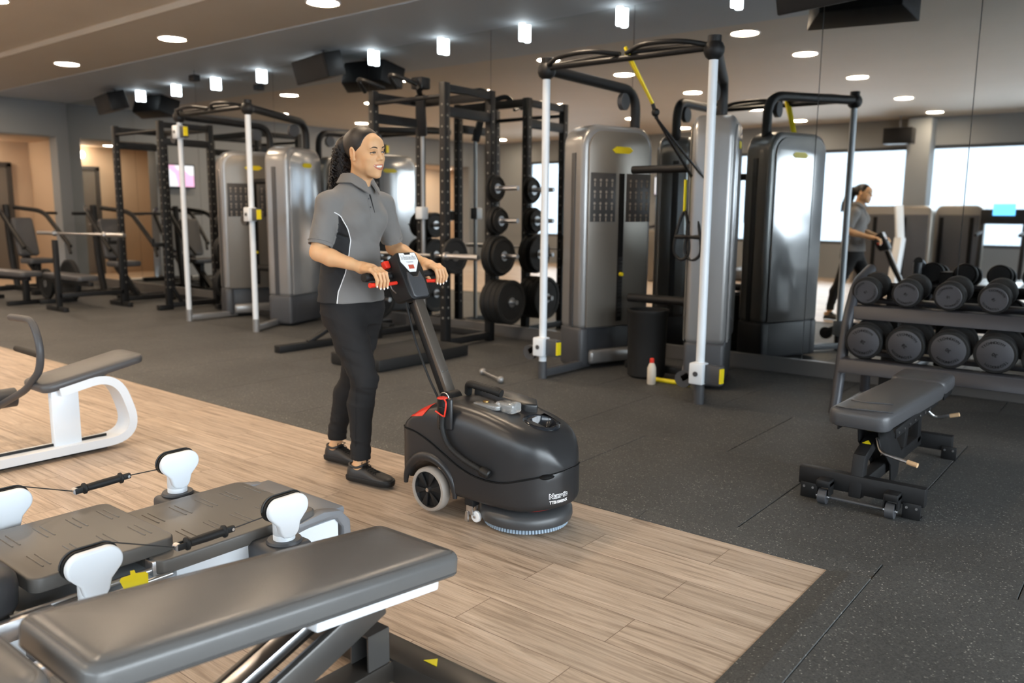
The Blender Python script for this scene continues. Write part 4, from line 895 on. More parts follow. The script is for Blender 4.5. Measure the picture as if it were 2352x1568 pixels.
# ================================================================== PADDED BENCH (foreground)
PB = empty('padded_bench', (-1.652, 1.12, 0), 'large grey vinyl padded bench with white side rail, nearest the camera', 'bench', rz=0); O = PB.location
L_ = lambda x, y, z: V((x, y, z))-O
th = 0.0
def bench_pad(w0, w1, L, h, r):
    """pad tapering from width w0 (near) to w1 (far)"""
    c = cushion(1.0, L, h, 0.06, 0.016, 0.006); out = MB(); 
    rings = []; nseg = 6; n = (nseg+1)*4
    for (ins, z) in ((0.016, 0), (0.004, 0.004), (0.0, 0.010), (0.004, 0.012), (0.0, 0.016), (0, h-0.020), (0.003, h-0.012), (0.010, h-0.004), (0.016, h-0.001), (0.019, h-0.0025), (0.022, h), (0.05, h+0.004), (0.10, h+0.006), (w1*0.46, h+0.007)):
        ring = []
        for x, y in rrect(1-0, L-2*min(ins, 0.12), 0.001, nseg): pass
        W = 2*(w0+w1)/4
        pts = rrect(W-2*ins, L-2*ins, max(min(r-ins, (W-2*ins)*0.49), 0.003), nseg)
        for x, y in pts:
            t = (y+L/2)/L; s = (w0*(1-t)+w1*t)/W; ring.append((x*s, y, z))
        rings.append(ring)
    out.loft(rings); return out
me = bench_pad(0.350, 0.350, 1.04, 0.068, 0.045).mesh('main_pad', M_VINYL); me.transform(Matrix.Translation(L_(-1.652, 1.115, 0.338)) @ Matrix.Rotation(math.radians(-6.0), 4, 'X')); link('main_pad', me, PB)
me = bench_pad(0.31, 0.345, 0.50, 0.068, 0.075).mesh('seat_pad', M_VINYL); me.transform(Matrix.Translation(L_(-1.652, 0.315, 0.385)) @ Matrix.Rotation(math.radians(3), 4, 'X')); link('seat_pad', me, PB)
ax = V((math.sin(-th), math.cos(th), 0)); sd = V((math.cos(th), -math.sin(-th), 0))
C0 = V((-1.652, 1.12, 0))
q = MB(); a = C0+ax*(0.02)+sd*0.125; b = C0+ax*0.44+sd*0.125; q.bar(V((a.x, a.y, 0.320))-O, V((b.x, b.y, 0.276))-O, 0.05, 0.036, bev=0.006); q.build('white_rail', M_WHT, PB)
M_LEG = mat('dark_metallic_leg', srgb(88, 86, 84), 0.34, 0.6)
for k, s_ in enumerate((0.085, -0.05)):
    a = C0+ax*0.28+sd*s_; b = C0+ax*(-0.42)+sd*s_
    q = MB(); q.bar(V((a.x, a.y, 0.27))-O, V((b.x, b.y, 0.02))-O, 0.028, 0.085, bev=0.008); q.build('support_beam', M_LEG, PB)
a = C0+ax*0.10+sd*0.018; b = C0+ax*(-0.20)+sd*0.018
q = MB(); q.bar(V((a.x, a.y, 0.265))-O, V((b.x, b.y, 0.155))-O, 0.055, 0.03, bev=0.006); q.build('scissor_link', M_CHROME, PB)
q = MB(); q.bar(L_(-1.98, 1.50, 0.035), L_(-1.02, 1.50, 0.035), 0.10, 0.07, bev=0.004); q.bar(L_(-1.62, 1.50, 0.035), L_(-1.62, 0.45, 0.035), 0.09, 0.06, bev=0.004); q.build('floor_frame', mat('dark_brown_frame', srgb(58, 54, 50), 0.35, 0.3), PB)
q = MB(); q.box(L_(-1.62, 1.44, 0.115), (0.075, 0.006, 0.10)); q.box(L_(-1.655, 1.405, 0.115), (0.006, 0.076, 0.10)); q.box(L_(-1.62, 1.405, 0.165), (0.075, 0.076, 0.006)); q.box(L_(-1.585, 1.405, 0.115), (0.006, 0.076, 0.10)); q.build('end_bracket', M_LEG, PB)
q = MB(); q.prism([(-0.025, 0), (0.025, 0), (0, 0.03)], 0.001, T=Matrix.Translation(L_(-1.48, 1.50, 0.0712))); q.build('warning_sticker', M_YEL, PB)
# ================================================================== FLOOR SCRUBBER
SB = empty('floor_scrubber', (-2.455, 2.675, 0), 'black walk behind floor scrubber with red sticker, pushed by the worker', 'floor scrubber'); OS = SB.location
M_SHELL = mat('black_moulded_shell', (0.020, 0.020, 0.021, 1), 0.30, bump=0.10, bscale=700, spec=0.5)
M_SHELL2 = mat('black_moulded_base', (0.017, 0.017, 0.018, 1), 0.36, bump=0.10, bscale=700)
def interp(u, tab):
    xs_ = [t[0] for t in tab]; return float(np.interp(u, xs_, [t[1] for t in tab]))
def smooth_tab(tab):
    p = smoothpath([(a, b, 0) for a, b in tab], 8); return [(q.x, q.y) for q in p]
zs_t = smooth_tab([(-0.17, 0.350), (-0.09, 0.350), (0.0, 0.325), (0.10, 0.280), (0.20, 0.235), (0.30, 0.212), (0.42, 0.216), (0.53, 0.245), (0.64, 0.275)])
zt_t = smooth_tab([(-0.175, 0.352), (-0.15, 0.385), (-0.08, 0.440), (0.0, 0.478), (0.08, 0.494), (0.18, 0.492), (0.30, 0.478), (0.42, 0.452), (0.50, 0.428), (0.56, 0.395), (0.60, 0.340), (0.622, 0.280)])
def halfw(u):
    if u < -0.10: return 0.205*(1-0.22*((-0.10-u)/0.08)**2)
    if u < 0.36: return 0.205
    t = min((u-0.34)/0.285, 0.9995); return 0.205*(1-t**2.8)**(1/2.2)
def zbot(u):
    zb = interp(u, [(-0.18, 0.135), (-0.12, 0.125), (0.14, 0.098), (0.5, 0.098), (0.60, 0.115), (0.66, 0.135)])
    d = 0.128**2-(u-0.015)**2
    if d > 0: zb = max(zb, 0.100+math.sqrt(d))
    return zb
us = [-0.178, -0.172, -0.16]+[(-0.15+0.01*k) for k in range(0, 50)]+[0.350+0.0122*k for k in range(0, 21)]+[0.606, 0.614, 0.619, 0.6225]
us = sorted(set(round(x, 4) for x in us))
NS = 14
lower = []; upper = []
for u in us:
    w_ = halfw(u); zs = interp(u, zs_t); zb = min(zbot(u), zs-0.012)
    ring = []
    rb_ = min(0.03, w_*0.4, (zs-zb)*0.4)
    side = [(w_-rb_, zb)]+[(w_-rb_+rb_*math.sin(a), zb+rb_-rb_*math.cos(a)) for a in [PI/2*k/4 for k in range(1, 5)]]+[(w_, zb+(zs-zb)*f) for f in (0.5, 0.8)]+[(w_, zs-0.004), (w_-0.004, zs)]
    ring = [(u, y, z) for y, z in side]+[(u, -y, z) for y, z in side[::-1]]
    lower.append(ring)
    zt = max(interp(u, zt_t), zs+0.002); h_ = zt-zs
    wl_ = w_-0.006
    # upper: side leans in slightly, big shoulder radius, gently domed with a centre recess between two ridges
    n_up = 12; side = [(wl_, zs+0.003)]
    # shoulder as a superellipse
    for k in range(1, n_up+1):
        a = PI/2*k/n_up
        ex = 0.30
        yy = wl_*(math.cos(a)**ex); zz = zs+0.003+(h_-0.003)*(math.sin(a)**0.50)
        side.append((yy, zz))
    ring = []
    for y, z in side:
        # ridges at |y|~0.12, centre lowered in the middle of the cover
        rec = 0.0
        if 0.10 < u < 0.52:
            f = math.sin(PI*(u-0.10)/0.42)**0.6; rec = 0.016*f*max(0.0, 1-(abs(y)/0.125)**2)
        ring.append((u, y, z-rec))
    ring2 = [(a, -b, c) for a, b, c in ring[:-1]][::-1]
    # order: +side up to the centre then down the other side
    upper.append(ring+ring2)
q = MB(); q.loft(lower); lo = q.build('lower_tank', M_SHELL2, SB, ang=35)
q = MB(); q.loft(upper); uc = q.build('upper_cover', M_SHELL, SB, ang=35)
UB = BVHTree.FromPolygons([V(v) for v in [tuple(p) for p in q.v]], [tuple(f) for f in q.f])
UV_ = None
def ztop(u, v):
    h = UB.ray_cast(V((u, v, 1.0)), V((0, 0, -1))); return h[0].z if h[0] else 0.4
def cast_px(x, y):
    """first hit of the sight line through a pixel on the cover, in scrubber coordinates"""
    d = rt*((x-1176)/FPX) - up*((y-784)/FPX) + fw; h = UB.ray_cast(V((0, 0, CAM_H))-OS, d.normalized()); return h[0], h[1]
# dark shadow gap band and thin front notch
q = MB()
for s in (-1, 1):
    q.tube([(u, s*(halfw(u)-0.001), interp(u, zs_t)+0.0005) for u in us if halfw(u) > 0.02], 0.0028, n=6)
q.build('seam_groove', M_SIGNB, SB)
# wheel arch flare
for s in (-1, 1):
    q = MB(); q.tube([(0.015+0.150*math.cos(a), s*0.196, 0.100+0.150*math.sin(a)) for a in [PI*(-0.02+1.02*k/24) for k in range(25)]], [0.010+0.014*math.sin(PI*k/24) for k in range(25)], n=12); q.build('arch_flare', M_SHELL2, lo)
# wheels
for s in (-1, 1):
    T_ = Matrix.Translation((0.015, s*0.188, 0.100)) @ Matrix.Rotation(PI/2, 4, 'X')
    q = MB(); q.lathe([(0.082, -0.024), (0.094, -0.024), (0.0995, -0.016), (0.100, 0), (0.0995, 0.016), (0.094, 0.024), (0.082, 0.024), (0.080, 0), (0.082, -0.024)], T=T_, n=48, cap=False); wh = q.build('wheel', mat('grey_tyre', srgb(150, 142, 134), 0.55), SB)
    q = MB(); q.lathe([(0.001, -0.012), (0.083, -0.012), (0.083, 0.018), (0.078, 0.018), (0.074, 0.006), (0.001, 0.006)], T=T_, n=40, cap=False); q.lathe([(0.001, -0.016), (0.083, -0.016), (0.083, -0.008)], T=T_, n=40, cap=False)
    for k in range(6):
        a = k*PI/3+0.2; c = V((math.cos(a), math.sin(a), 0))
        q.bm((lambda b: b)(bmesh.new()), None) if False else None
        p0 = T_ @ (c*0.018+V((0, 0, 0.012*s*-1*-1))); 
        q.prism([(0.018, -0.004), (0.078, -0.017), (0.078, 0.017), (0.018, 0.004)], 0.006, T=T_ @ Matrix.Rotation(a, 4, 'Z') @ Matrix.Translation((0, 0, 0.013 if s < 0 else -0.019)), bev=0.001)
    q.build('hub', M_BLK2, wh)
    q = MB(); q.cyl(T_ @ V((0, 0, -0.026)), T_ @ V((0, 0, 0.026)), 0.009, n=20); q.build('hub_bolt', M_CHROME, wh)
# brush deck
q = MB(); q.lathe([(0.10, 0.100), (0.12, 0.088), (0.160, 0.086), (0.186, 0.078), (0.199, 0.062), (0.201, 0.038), (0.196, 0.024), (0.165, 0.024)], T=Matrix.Translation((0.400, 0, 0)), n=64); dk = q.build('brush_deck', mat('deck_black_plastic', (0.045, 0.046, 0.048, 1), 0.38, bump=0.1, bscale=500), SB)
q = MB(); q.lathe([(0.12, 0.088), (0.13, 0.090), (0.150, 0.0855)], T=Matrix.Translation((0.400, 0, 0.001)), n=64, cap=False); q.build('red_ring', M_RED, dk)
q = MB()
for a in (-2.3, -0.9, 0.2, 1.6, 2.9): q.cyl((0.400+0.145*math.cos(a), 0.145*math.sin(a), 0.08), (0.400+0.145*math.cos(a), 0.145*math.sin(a), 0.12), 0.012, n=12)
q.build('deck_bumper', M_BLK, dk)
q = MB()
NB = 84
for k in range(NB):
    a = 2*PI*k/NB; c = V((0.400, 0, 0)); r1, r2 = 0.168, 0.178
    q.tube([(0.400+r1*math.cos(a), r1*math.sin(a), 0.040), (0.400+r2*math.cos(a), r2*math.sin(a), 0.001)], [0.0052, 0.0062], n=6)
br_ = q.build('brush_bristles', mat('pale_blue_bristles', srgb(150, 168, 184), 0.5, trans=0.2), dk); br_['kind'] = 'stuff'
q = MB(); q.lathe([(0.10, 0.038), (0.166, 0.038), (0.166, 0.02), (0.10, 0.02)], T=Matrix.Translation((0.400, 0, 0)), n=48); q.build('brush_plate', M_BLK, dk)
# squeegee caster
q = MB(); q.box((0.235, -0.165, 0.095), (0.05, 0.045, 0.05), bev=0.006); q.cyl((0.235, -0.165, 0.11), (0.235, -0.165, 0.06), 0.011, n=12); q.build('caster_mount', M_BLK2, SB)
q = MB(); q.box((0.238, -0.183, 0.058), (0.036, 0.006, 0.05), bev=0.002); q.box((0.238, -0.150, 0.058), (0.036, 0.006, 0.05), bev=0.002); q.prism([(-0.012, 0), (0.006, 0.0), (0.004, 0.045), (-0.008, 0.045)], 0.008, T=Matrix.Translation((0.232, -0.188, 0.003)) @ Matrix.Rotation(PI/2, 4, 'X')); q.build('caster_fork', M_CHROME, SB)
q = MB(); T_ = Matrix.Translation((0.262, -0.168, 0.026)) @ Matrix.Rotation(PI/2, 4, 'X'); q.lathe([(0.006, -0.009), (0.021, -0.009), (0.025, -0.005), (0.025, 0.005), (0.021, 0.009), (0.006, 0.009)], T=T_, n=28); cw = q.build('caster_wheel', M_SIGNW, SB)
q = MB(); q.cyl((0.262, -0.182, 0.026), (0.262, -0.156, 0.026), 0.006, n=12); q.build('axle', M_CHROME, cw)
q = MB(); q.prism([(0, 0), (0.04, -0.012), (0.028, 0.028), (0.008, 0.022)], 0.004, T=Matrix.Translation((0.285, -0.135, 0.075)) @ Matrix.Rotation(PI/2, 4, 'X')); q.build('red_flap', M_RED, SB)
# corrugated drain hose on the near side, with cap
hp = [onplane(1017, 945, Y=2.462), onplane(1016, 985, Y=2.459), onplane(1030, 1022, Y=2.457), onplane(1062, 1053, Y=2.456), onplane(1098, 1076, Y=2.457), onplane(1118, 1088, Y=2.460)]
hpath = smoothpath([p-OS for p in hp], 14)
q = MB(); q.tube(hpath, [0.0105 if k % 2 else 0.0130 for k in range(len(hpath))], n=14); hs = q.build('drain_hose', M_RUBB, SB, smooth=True, ang=80)
e_ = hpath[-1]; d_ = (hpath[-1]-hpath[-4]).normalized()
q = MB(); q.tube([e_-d_*0.03, e_-d_*0.025, e_+d_*0.01, e_+d_*0.015], [0.018, 0.020, 0.020, 0.014], n=16); q.build('hose_cuff', M_BLK, SB)
c = hpath[0]
q = MB(); q.tube([c+V((0, 0, -0.01)), c+V((0, 0, 0.0)), c+V((0, -0.001, 0.022)), c+V((0, -0.001, 0.024)), c+V((0, -0.002, 0.058))], [0.0175, 0.021, 0.021, 0.019, 0.0205], n=20); q.build('hose_connector', M_BLK, SB)
q = MB(); q.tube([c+V((0, -0.002, 0.058)), c+V((0, -0.002, 0.062))], [0.0235, 0.022], n=24); q.tube(smoothpath([c+V((0.018, -0.012, 0.060)), c+V((0.038, -0.020, 0.045)), c+V((0.034, -0.024, 0.0)), c+V((0.024, -0.022, -0.012)), c+V((-0.02, -0.024, 0.004))], 6), 0.0035, n=8); q.build('red_cap', M_RED, SB)
q = MB(); q.bar(c+V((-0.022, 0.012, -0.02)), c+V((-0.026, 0.014, -0.085)), 0.022, 0.012, bev=0.003); q.box(c+V((0, 0.014, -0.01)), (0.085, 0.02, 0.14), bev=0.018, seg=3); q.build('hose_holder', M_SHELL2, SB)
# red triangular sticker on the rear shoulder, laid on the shell surface
q = MB(); pts = []
N_ = 10
A_, B_, C_ = (944, 956), (1004, 925), (970, 955)
vs = []; ix = {}
for i in range(N_+1):
    for j in range(N_+1-i):
        a, b = i/N_, j/N_; x = A_[0]+(B_[0]-A_[0])*a+(C_[0]-A_[0])*b; y = A_[1]+(B_[1]-A_[1])*a+(C_[1]-A_[1])*b-6*math.sin(PI*a)*(1-b)
        h, n = cast_px(x, y); ix[(i, j)] = len(vs)
        if h is None: h = vs[-1] if vs else V((0, 0, 0.4)); n = V((0, -0.5, 0.5))
        vs.append(h+n*0.0015 if n.dot(V((1, -1, 1))) > -5 else h)
fs = []
for i in range(N_):
    for j in range(N_-i):
        fs.append((ix[(i, j)], ix[(i+1, j)], ix[(i, j+1)]))
        if j < N_-i-1: fs.append((ix[(i+1, j)], ix[(i+1, j+1)], ix[(i, j+1)]))
q.add(vs, fs); q.build('red_sticker', M_RED, SB)
# lid, clear float box and suction hose on top
zt0 = 0.50
q = MB(); q.prism([(0.06, 0.02), (0.10, 0.125), (0.34, 0.125), (0.40, 0.055), (0.36, 0.02)], 0.060, T=Matrix.Translation((-0.01, 0.03, 0.470)) @ Matrix.Rotation(math.radians(6), 4, 'Y'), bev=0.010, seg=3); q.build('battery_lid', M_SHELL, SB)
q = MB(); hh = smoothpath([(0.04, 0.03, 0.50), (0.07, 0.005, 0.545), (0.14, -0.01, 0.548), (0.22, -0.005, 0.538), (0.26, 0.0, 0.53)], 10); q.tube(hh, [0.015 if k % 2 else 0.018 for k in range(len(hh))], n=12); q.build('suction_hose', M_RUBB, SB, ang=80)
M_CLEAR = mat('clear_plastic', (0.92, 0.92, 0.90, 1), 0.08, trans=0.75, spec=0.6)
q = MB(); q.prism([(0.16, -0.075), (0.29, -0.075), (0.30, -0.055), (0.24, -0.02), (0.22, 0.0), (0.16, -0.02)], 0.020, T=Matrix.Translation((0, 0, ztop(0.24, -0.05)-0.004)), bev=0.005); q.box((0.305, -0.01, ztop(0.3, 0)+0.02), (0.10, 0.07, 0.045), bev=0.012, seg=3); fb = q.build('clear_float_box', M_CLEAR, SB)
q = MB(); q.cyl((0.21, -0.045, ztop(0.21, -0.045)+0.016), (0.21, -0.045, ztop(0.21, -0.045)+0.021), 0.014, n=20); q.build('brass_screw', mat('brass', srgb(190, 150, 90), 0.3, 1.0), fb)
# cup holder recess
cz_ = ztop(0.46, 0.02)
q = MB(); q.lathe([(0.082, -0.004), (0.078, 0.003), (0.070, 0.006), (0.064, 0.003), (0.060, -0.012), (0.050, -0.032), (0.001, -0.042)], T=Matrix.Translation((0.46, 0.02, cz_+0.002)) @ Matrix.Rotation(math.radians(11), 4, 'Y'), n=40, cap=False); cup_ = q.build('filler_cup', mat('filler_gloss', (0.012, 0.014, 0.018, 1), 0.12), SB)
bm_ = bmesh.new(); bm_.from_mesh(uc.data)
bmesh.ops.delete(bm_, geom=[f_ for f_ in bm_.faces if f_.calc_center_median().z > cz_-0.03 and math.hypot(f_.calc_center_median().x-0.46, f_.calc_center_median().y-0.02) < 0.060], context='FACES'); bm_.to_mesh(uc.data); bm_.free()
# front grip notch: flattened black ball, the hollow's shade put into its colour
q = MB(); u_n = 0.585; q.sphere((u_n, -0.10, interp(u_n, zs_t)-0.004), 0.03, n=20, sc=(0.85, 1.5, 0.40)); q.build('notch_shade', M_SIGNB, SB)
# printed name on the nose
LB = BVHTree.FromPolygons([V(p) for r in lower for p in r], [(i*18+k, i*18+(k+1) % 18, (i+1)*18+(k+1) % 18, (i+1)*18+k) for i in range(len(lower)-1) for k in range(18)])
def wrap_text(name, body, size, px, py, slope, m, parent, offset=0.0, lift=0.0015):
    """text following the curved nose around the sight line through a pixel"""
    d = (rt*((px-1176)/FPX) - up*((py-784)/FPX) + fw).normalized(); h = LB.ray_cast(V((0, 0, CAM_H))-OS, d)
    c, n = h[0], h[1]; n.z = 0; n.normalize(); xh = V((0, 0, 1)).cross(n)
    me = text_mesh(body, size, 0.0002, offset=offset)
    T = frame(c+n*0.06, xh+V((0, 0, slope)), n)
    for v in me.vertices:
        p = T @ v.co; hh_ = LB.ray_cast(p, -n)
        if hh_[0] is not None and hh_[3] > 0.2: hh_ = (p-n*((p.x-0.6225)/n.x), V((1, 0, 0)), 0, 0)
        if hh_[0] is not None: v.co = hh_[0]+hh_[1].normalized()*(lift+v.co.z)*(1 if hh_[1].dot(hh_[0]-V((0.30, 0, hh_[0].z))) > 0 else -1)
        else: v.co = p-n*0.06
    me.materials.append(m); return link(name, me, parent, smooth=False)
wrap_text('name_outline', 'Numatic', 0.027, 1284, 1137, 0.0, M_SIGNW, lo, offset=0.0022, lift=0.0012)
wrap_text('name_print', 'Numatic', 0.027, 1284, 1137, 0.0, M_SIGNB, lo, offset=0.0002, lift=0.0020)
wrap_text('model_print', 'TTB1840NX', 0.0175, 1284, 1151, 0.0, M_SIGNW, lo, offset=0.0004, lift=0.0016)
# handle arm
P0 = V((-0.045, 0, 0.470)); P1 = V((-0.258, 0, 0.900)); ad = (P1-P0).normalized(); an = V((ad.z, 0, -ad.x))   # an: forward facing normal
if an.x < 0: an = -an
q = MB(); q.box((P0+P1)/2+an*0.012, (0.054, (P1-P0).length, 0.022), rot=Matrix((V((0, 1, 0)), ad, an)).transposed(), bev=0.003); am = q.build('arm', mat('bronze_grey_channel', srgb(104, 96, 88), 0.34, 0.6), SB)
q = MB(); q.box((P0+P1)/2-an*0.014, (0.050, (P1-P0).length-0.02, 0.034), rot=Matrix((V((0, 1, 0)), ad, an)).transposed(), bev=0.003); q.build('arm_back', M_BLK, am)
q = MB()
for t in (0.03, 0.25):
    for v in (-0.016, 0.016): c = P0+ad*(P1-P0).length*t+an*0.023+V((0, v, 0)); q.cyl(c, c+an*0.003, 0.0038, n=10)
q.build('arm_screw', M_CHROME, am)
q = MB(); q.tube(smoothpath([P1-an*0.045+V((0, -0.03, 0.02)), P0+ad*0.30-an*0.05+V((0, -0.04, 0)), P0+ad*0.12-an*0.042+V((0, -0.045, 0)), P0-ad*0.02-an*0.03+V((0, -0.04, 0)), V((-0.09, -0.05, 0.44))], 8), 0.0055, n=8); q.build('power_cord', M_RUBB, SB)
q = MB(); q.cyl(V((-0.035, -0.035, 0.468)), V((-0.035, 0.035, 0.468)), 0.036, n=32); q.box(V((-0.02, 0, 0.455)), (0.10, 0.075, 0.05), bev=0.01); q.build('arm_pivot', M_BLK2, SB)
q = MB(); q.tube([V((-0.045, -0.037, 0.468))+V((0.030*math.cos(a), 0, 0.030*math.sin(a))) for a in [2*PI*k/24 for k in range(24)]], 0.003, n=6, closed=True); q.build('pivot_ring', M_CHROME, SB)
# console
Cc = P1+ad*0.108; RC = Matrix((V((0, 1, 0)), ad, an)).transposed(); TC = RC.to_4x4(); TC.translation = Cc
q = MB(); rings = []
for (z, sx, sy, oy) in ((-0.085, 0.75, 0.72, 0.01), (-0.070, 0.92, 0.88, 0.005), (0.030, 1.0, 1.0, 0), (0.038, 0.97, 0.985, 0), (0.041, 0.90, 0.95, 0)):
    pts = [(-0.062, 0.112), (-0.056, 0.118), (0.056, 0.118), (0.062, 0.112), (0.075, 0.03), (0.070, -0.085), (0.060, -0.108), (0.045, -0.114), (-0.045, -0.114), (-0.060, -0.108), (-0.070, -0.085), (-0.075, 0.03)]
    rings.append([TC @ V((x*sx, y*sy+oy, z)) for x, y in pts])
q.loft(rings); cs = q.build('console', M_BLK2, SB, ang=30)
q = MB(); rings = []
for (z, k) in ((0.0395, 1.0), (0.046, 0.97), (0.049, 0.90)):
    rings.append([TC @ V((x*k, (y+0.05)*k-0.05, z)) for x, y in [(-0.040, 0.02), (-0.016, -0.005), (0.016, -0.005), (0.040, 0.02), (0.052, -0.02), (0.050, -0.10), (0.040, -0.108), (-0.040, -0.108), (-0.050, -0.10), (-0.052, -0.02)]])
q.loft(rings); q.build('raised_cover', M_DGREY, cs, ang=30)
q = MB(); sh = [(-0.050, 0.112), (-0.022, 0.112), (-0.018, 0.103), (0.018, 0.103), (0.022, 0.112), (0.050, 0.112), (0.056, 0.070), (0.020, 0.018), (-0.020, 0.018), (-0.056, 0.070)]
q.prism(sh, 0.0015, T=TC @ Matrix.Translation((0, 0, 0.0412))); lab = q.build('label', M_SIGNW, cs, smooth=False)
def ctext(name, body, size, x, y, m, off=0.0, z=0.0430): 
    return text_obj(name, body, size, TC @ Matrix.Translation((x, y, z)), m, lab, ext=0.0002, offset=off)
ctext('name_outline', 'Numatic', 0.026, 0, 0.088, M_SIGNB, 0.0016, 0.0430); ctext('name_print', 'Numatic', 0.026, 0, 0.088, M_SIGNW, 0.0003, 0.0436); ctext('model_print', 'TTB1840NX', 0.0085, 0, 0.066, mat('grey_print', srgb(120, 120, 120), 0.5))
q = MB(); q.box(TC @ V((0, 0.043, 0.0432)), (0.034, 0.020, 0.001), rot=RC); em = q.build('emblem', mat('emblem_red', srgb(190, 84, 62), 0.5), lab, smooth=False)
# D shaped handles with grips and red levers
GX, GZ = -0.342, 1.012
for s in (-1, 1):
    q = MB(); q.tube(fillet([TC @ V((s*0.055, 0.03, -0.05)), V((GX, s*0.085, GZ+0.0)), V((GX, s*0.10, GZ))], 0.02), 0.014, n=12); q.tube([(GX, s*0.085, GZ), (GX, s*0.225, GZ)], 0.0165, n=16)
    q.tube([(GX, s*0.222, GZ), (GX, s*0.242, GZ)], [0.021, 0.019], n=16); q.build('handle_grip', M_RUBB, SB)
    q = MB(); q.tube([(GX+0.034, s*0.075, GZ-0.030), (GX+0.036, s*0.16, GZ-0.034), (GX+0.036, s*0.238, GZ-0.032)], [0.0085, 0.0085, 0.012], n=12); q.build('red_lever', M_RED, SB)
q = MB(); q.box(TC @ V((-0.082, 0.085, -0.03)), (0.03, 0.035, 0.028), rot=RC, bev=0.004); q.build('red_switch', M_RED, SB)
q = MB(); q.tube(smoothpath([TC @ V((-0.075, 0.045, -0.02)), TC @ V((-0.105, 0.035, -0.015)), TC @ V((-0.105, -0.03, -0.02)), TC @ V((-0.078, -0.055, -0.03))], 6), 0.003, n=6); q.build('side_loop', M_CHROME, SB)
# ================================================================== PEOPLE  (bodies are one smooth surface from blended volumes)
def surf_nets(F, org, h):
    ins = F < 0; nx, ny, nz = F.shape
    cnt = np.zeros((nx-1, ny-1, nz-1), np.int8)
    for a in (0, 1):
        for b in (0, 1):
            for c in (0, 1): cnt += ins[a:nx-1+a, b:ny-1+b, c:nz-1+c]
    act = (cnt > 0) & (cnt < 8); idx = -np.ones(act.shape, np.int64); I = np.argwhere(act); idx[act] = np.arange(len(I))
    P = np.zeros((len(I), 3)); N = np.zeros(len(I))
    cs = [(a, b, c) for a in (0, 1) for b in (0, 1) for c in (0, 1)]
    for i, p in enumerate(cs):
        for q in cs[i+1:]:
            if sum(abs(p[k]-q[k]) for k in range(3)) != 1: continue
            f0 = F[I[:, 0]+p[0], I[:, 1]+p[1], I[:, 2]+p[2]]; f1 = F[I[:, 0]+q[0], I[:, 1]+q[1], I[:, 2]+q[2]]
            m = (f0 < 0) != (f1 < 0); t = np.where(m, f0/np.where(m, f0-f1, 1), 0)
            for k in range(3): P[:, k] += np.where(m, p[k]+(q[k]-p[k])*t, 0)
            N += m
    V_ = (I+P/N[:, None])*h+np.array(org); faces = []
    for ax in range(3):
        sl0 = [slice(1, -1)]*3; sl1 = [slice(1, -1)]*3; sl0[ax] = slice(0, -1); sl1[ax] = slice(1, None)
        A = ins[tuple(sl0)]; B = ins[tuple(sl1)]; E = np.argwhere(A != B); fl = A[tuple(E.T)]
        o = [1, 1, 1]; o[ax] = 0; E = E+np.array(o); u, v = [(1, 2), (2, 0), (0, 1)][ax]
        def g(du, dv):
            Q = E.copy(); Q[:, u] -= du; Q[:, v] -= dv; return idx[Q[:, 0], Q[:, 1], Q[:, 2]]
        a, b, c, d = g(0, 0), g(1, 0), g(1, 1), g(0, 1)
        q = np.stack([a, b, c, d], 1); q[~fl] = q[~fl][:, ::-1]; faces.append(q[(q >= 0).all(1)])
    return V_, np.concatenate(faces)
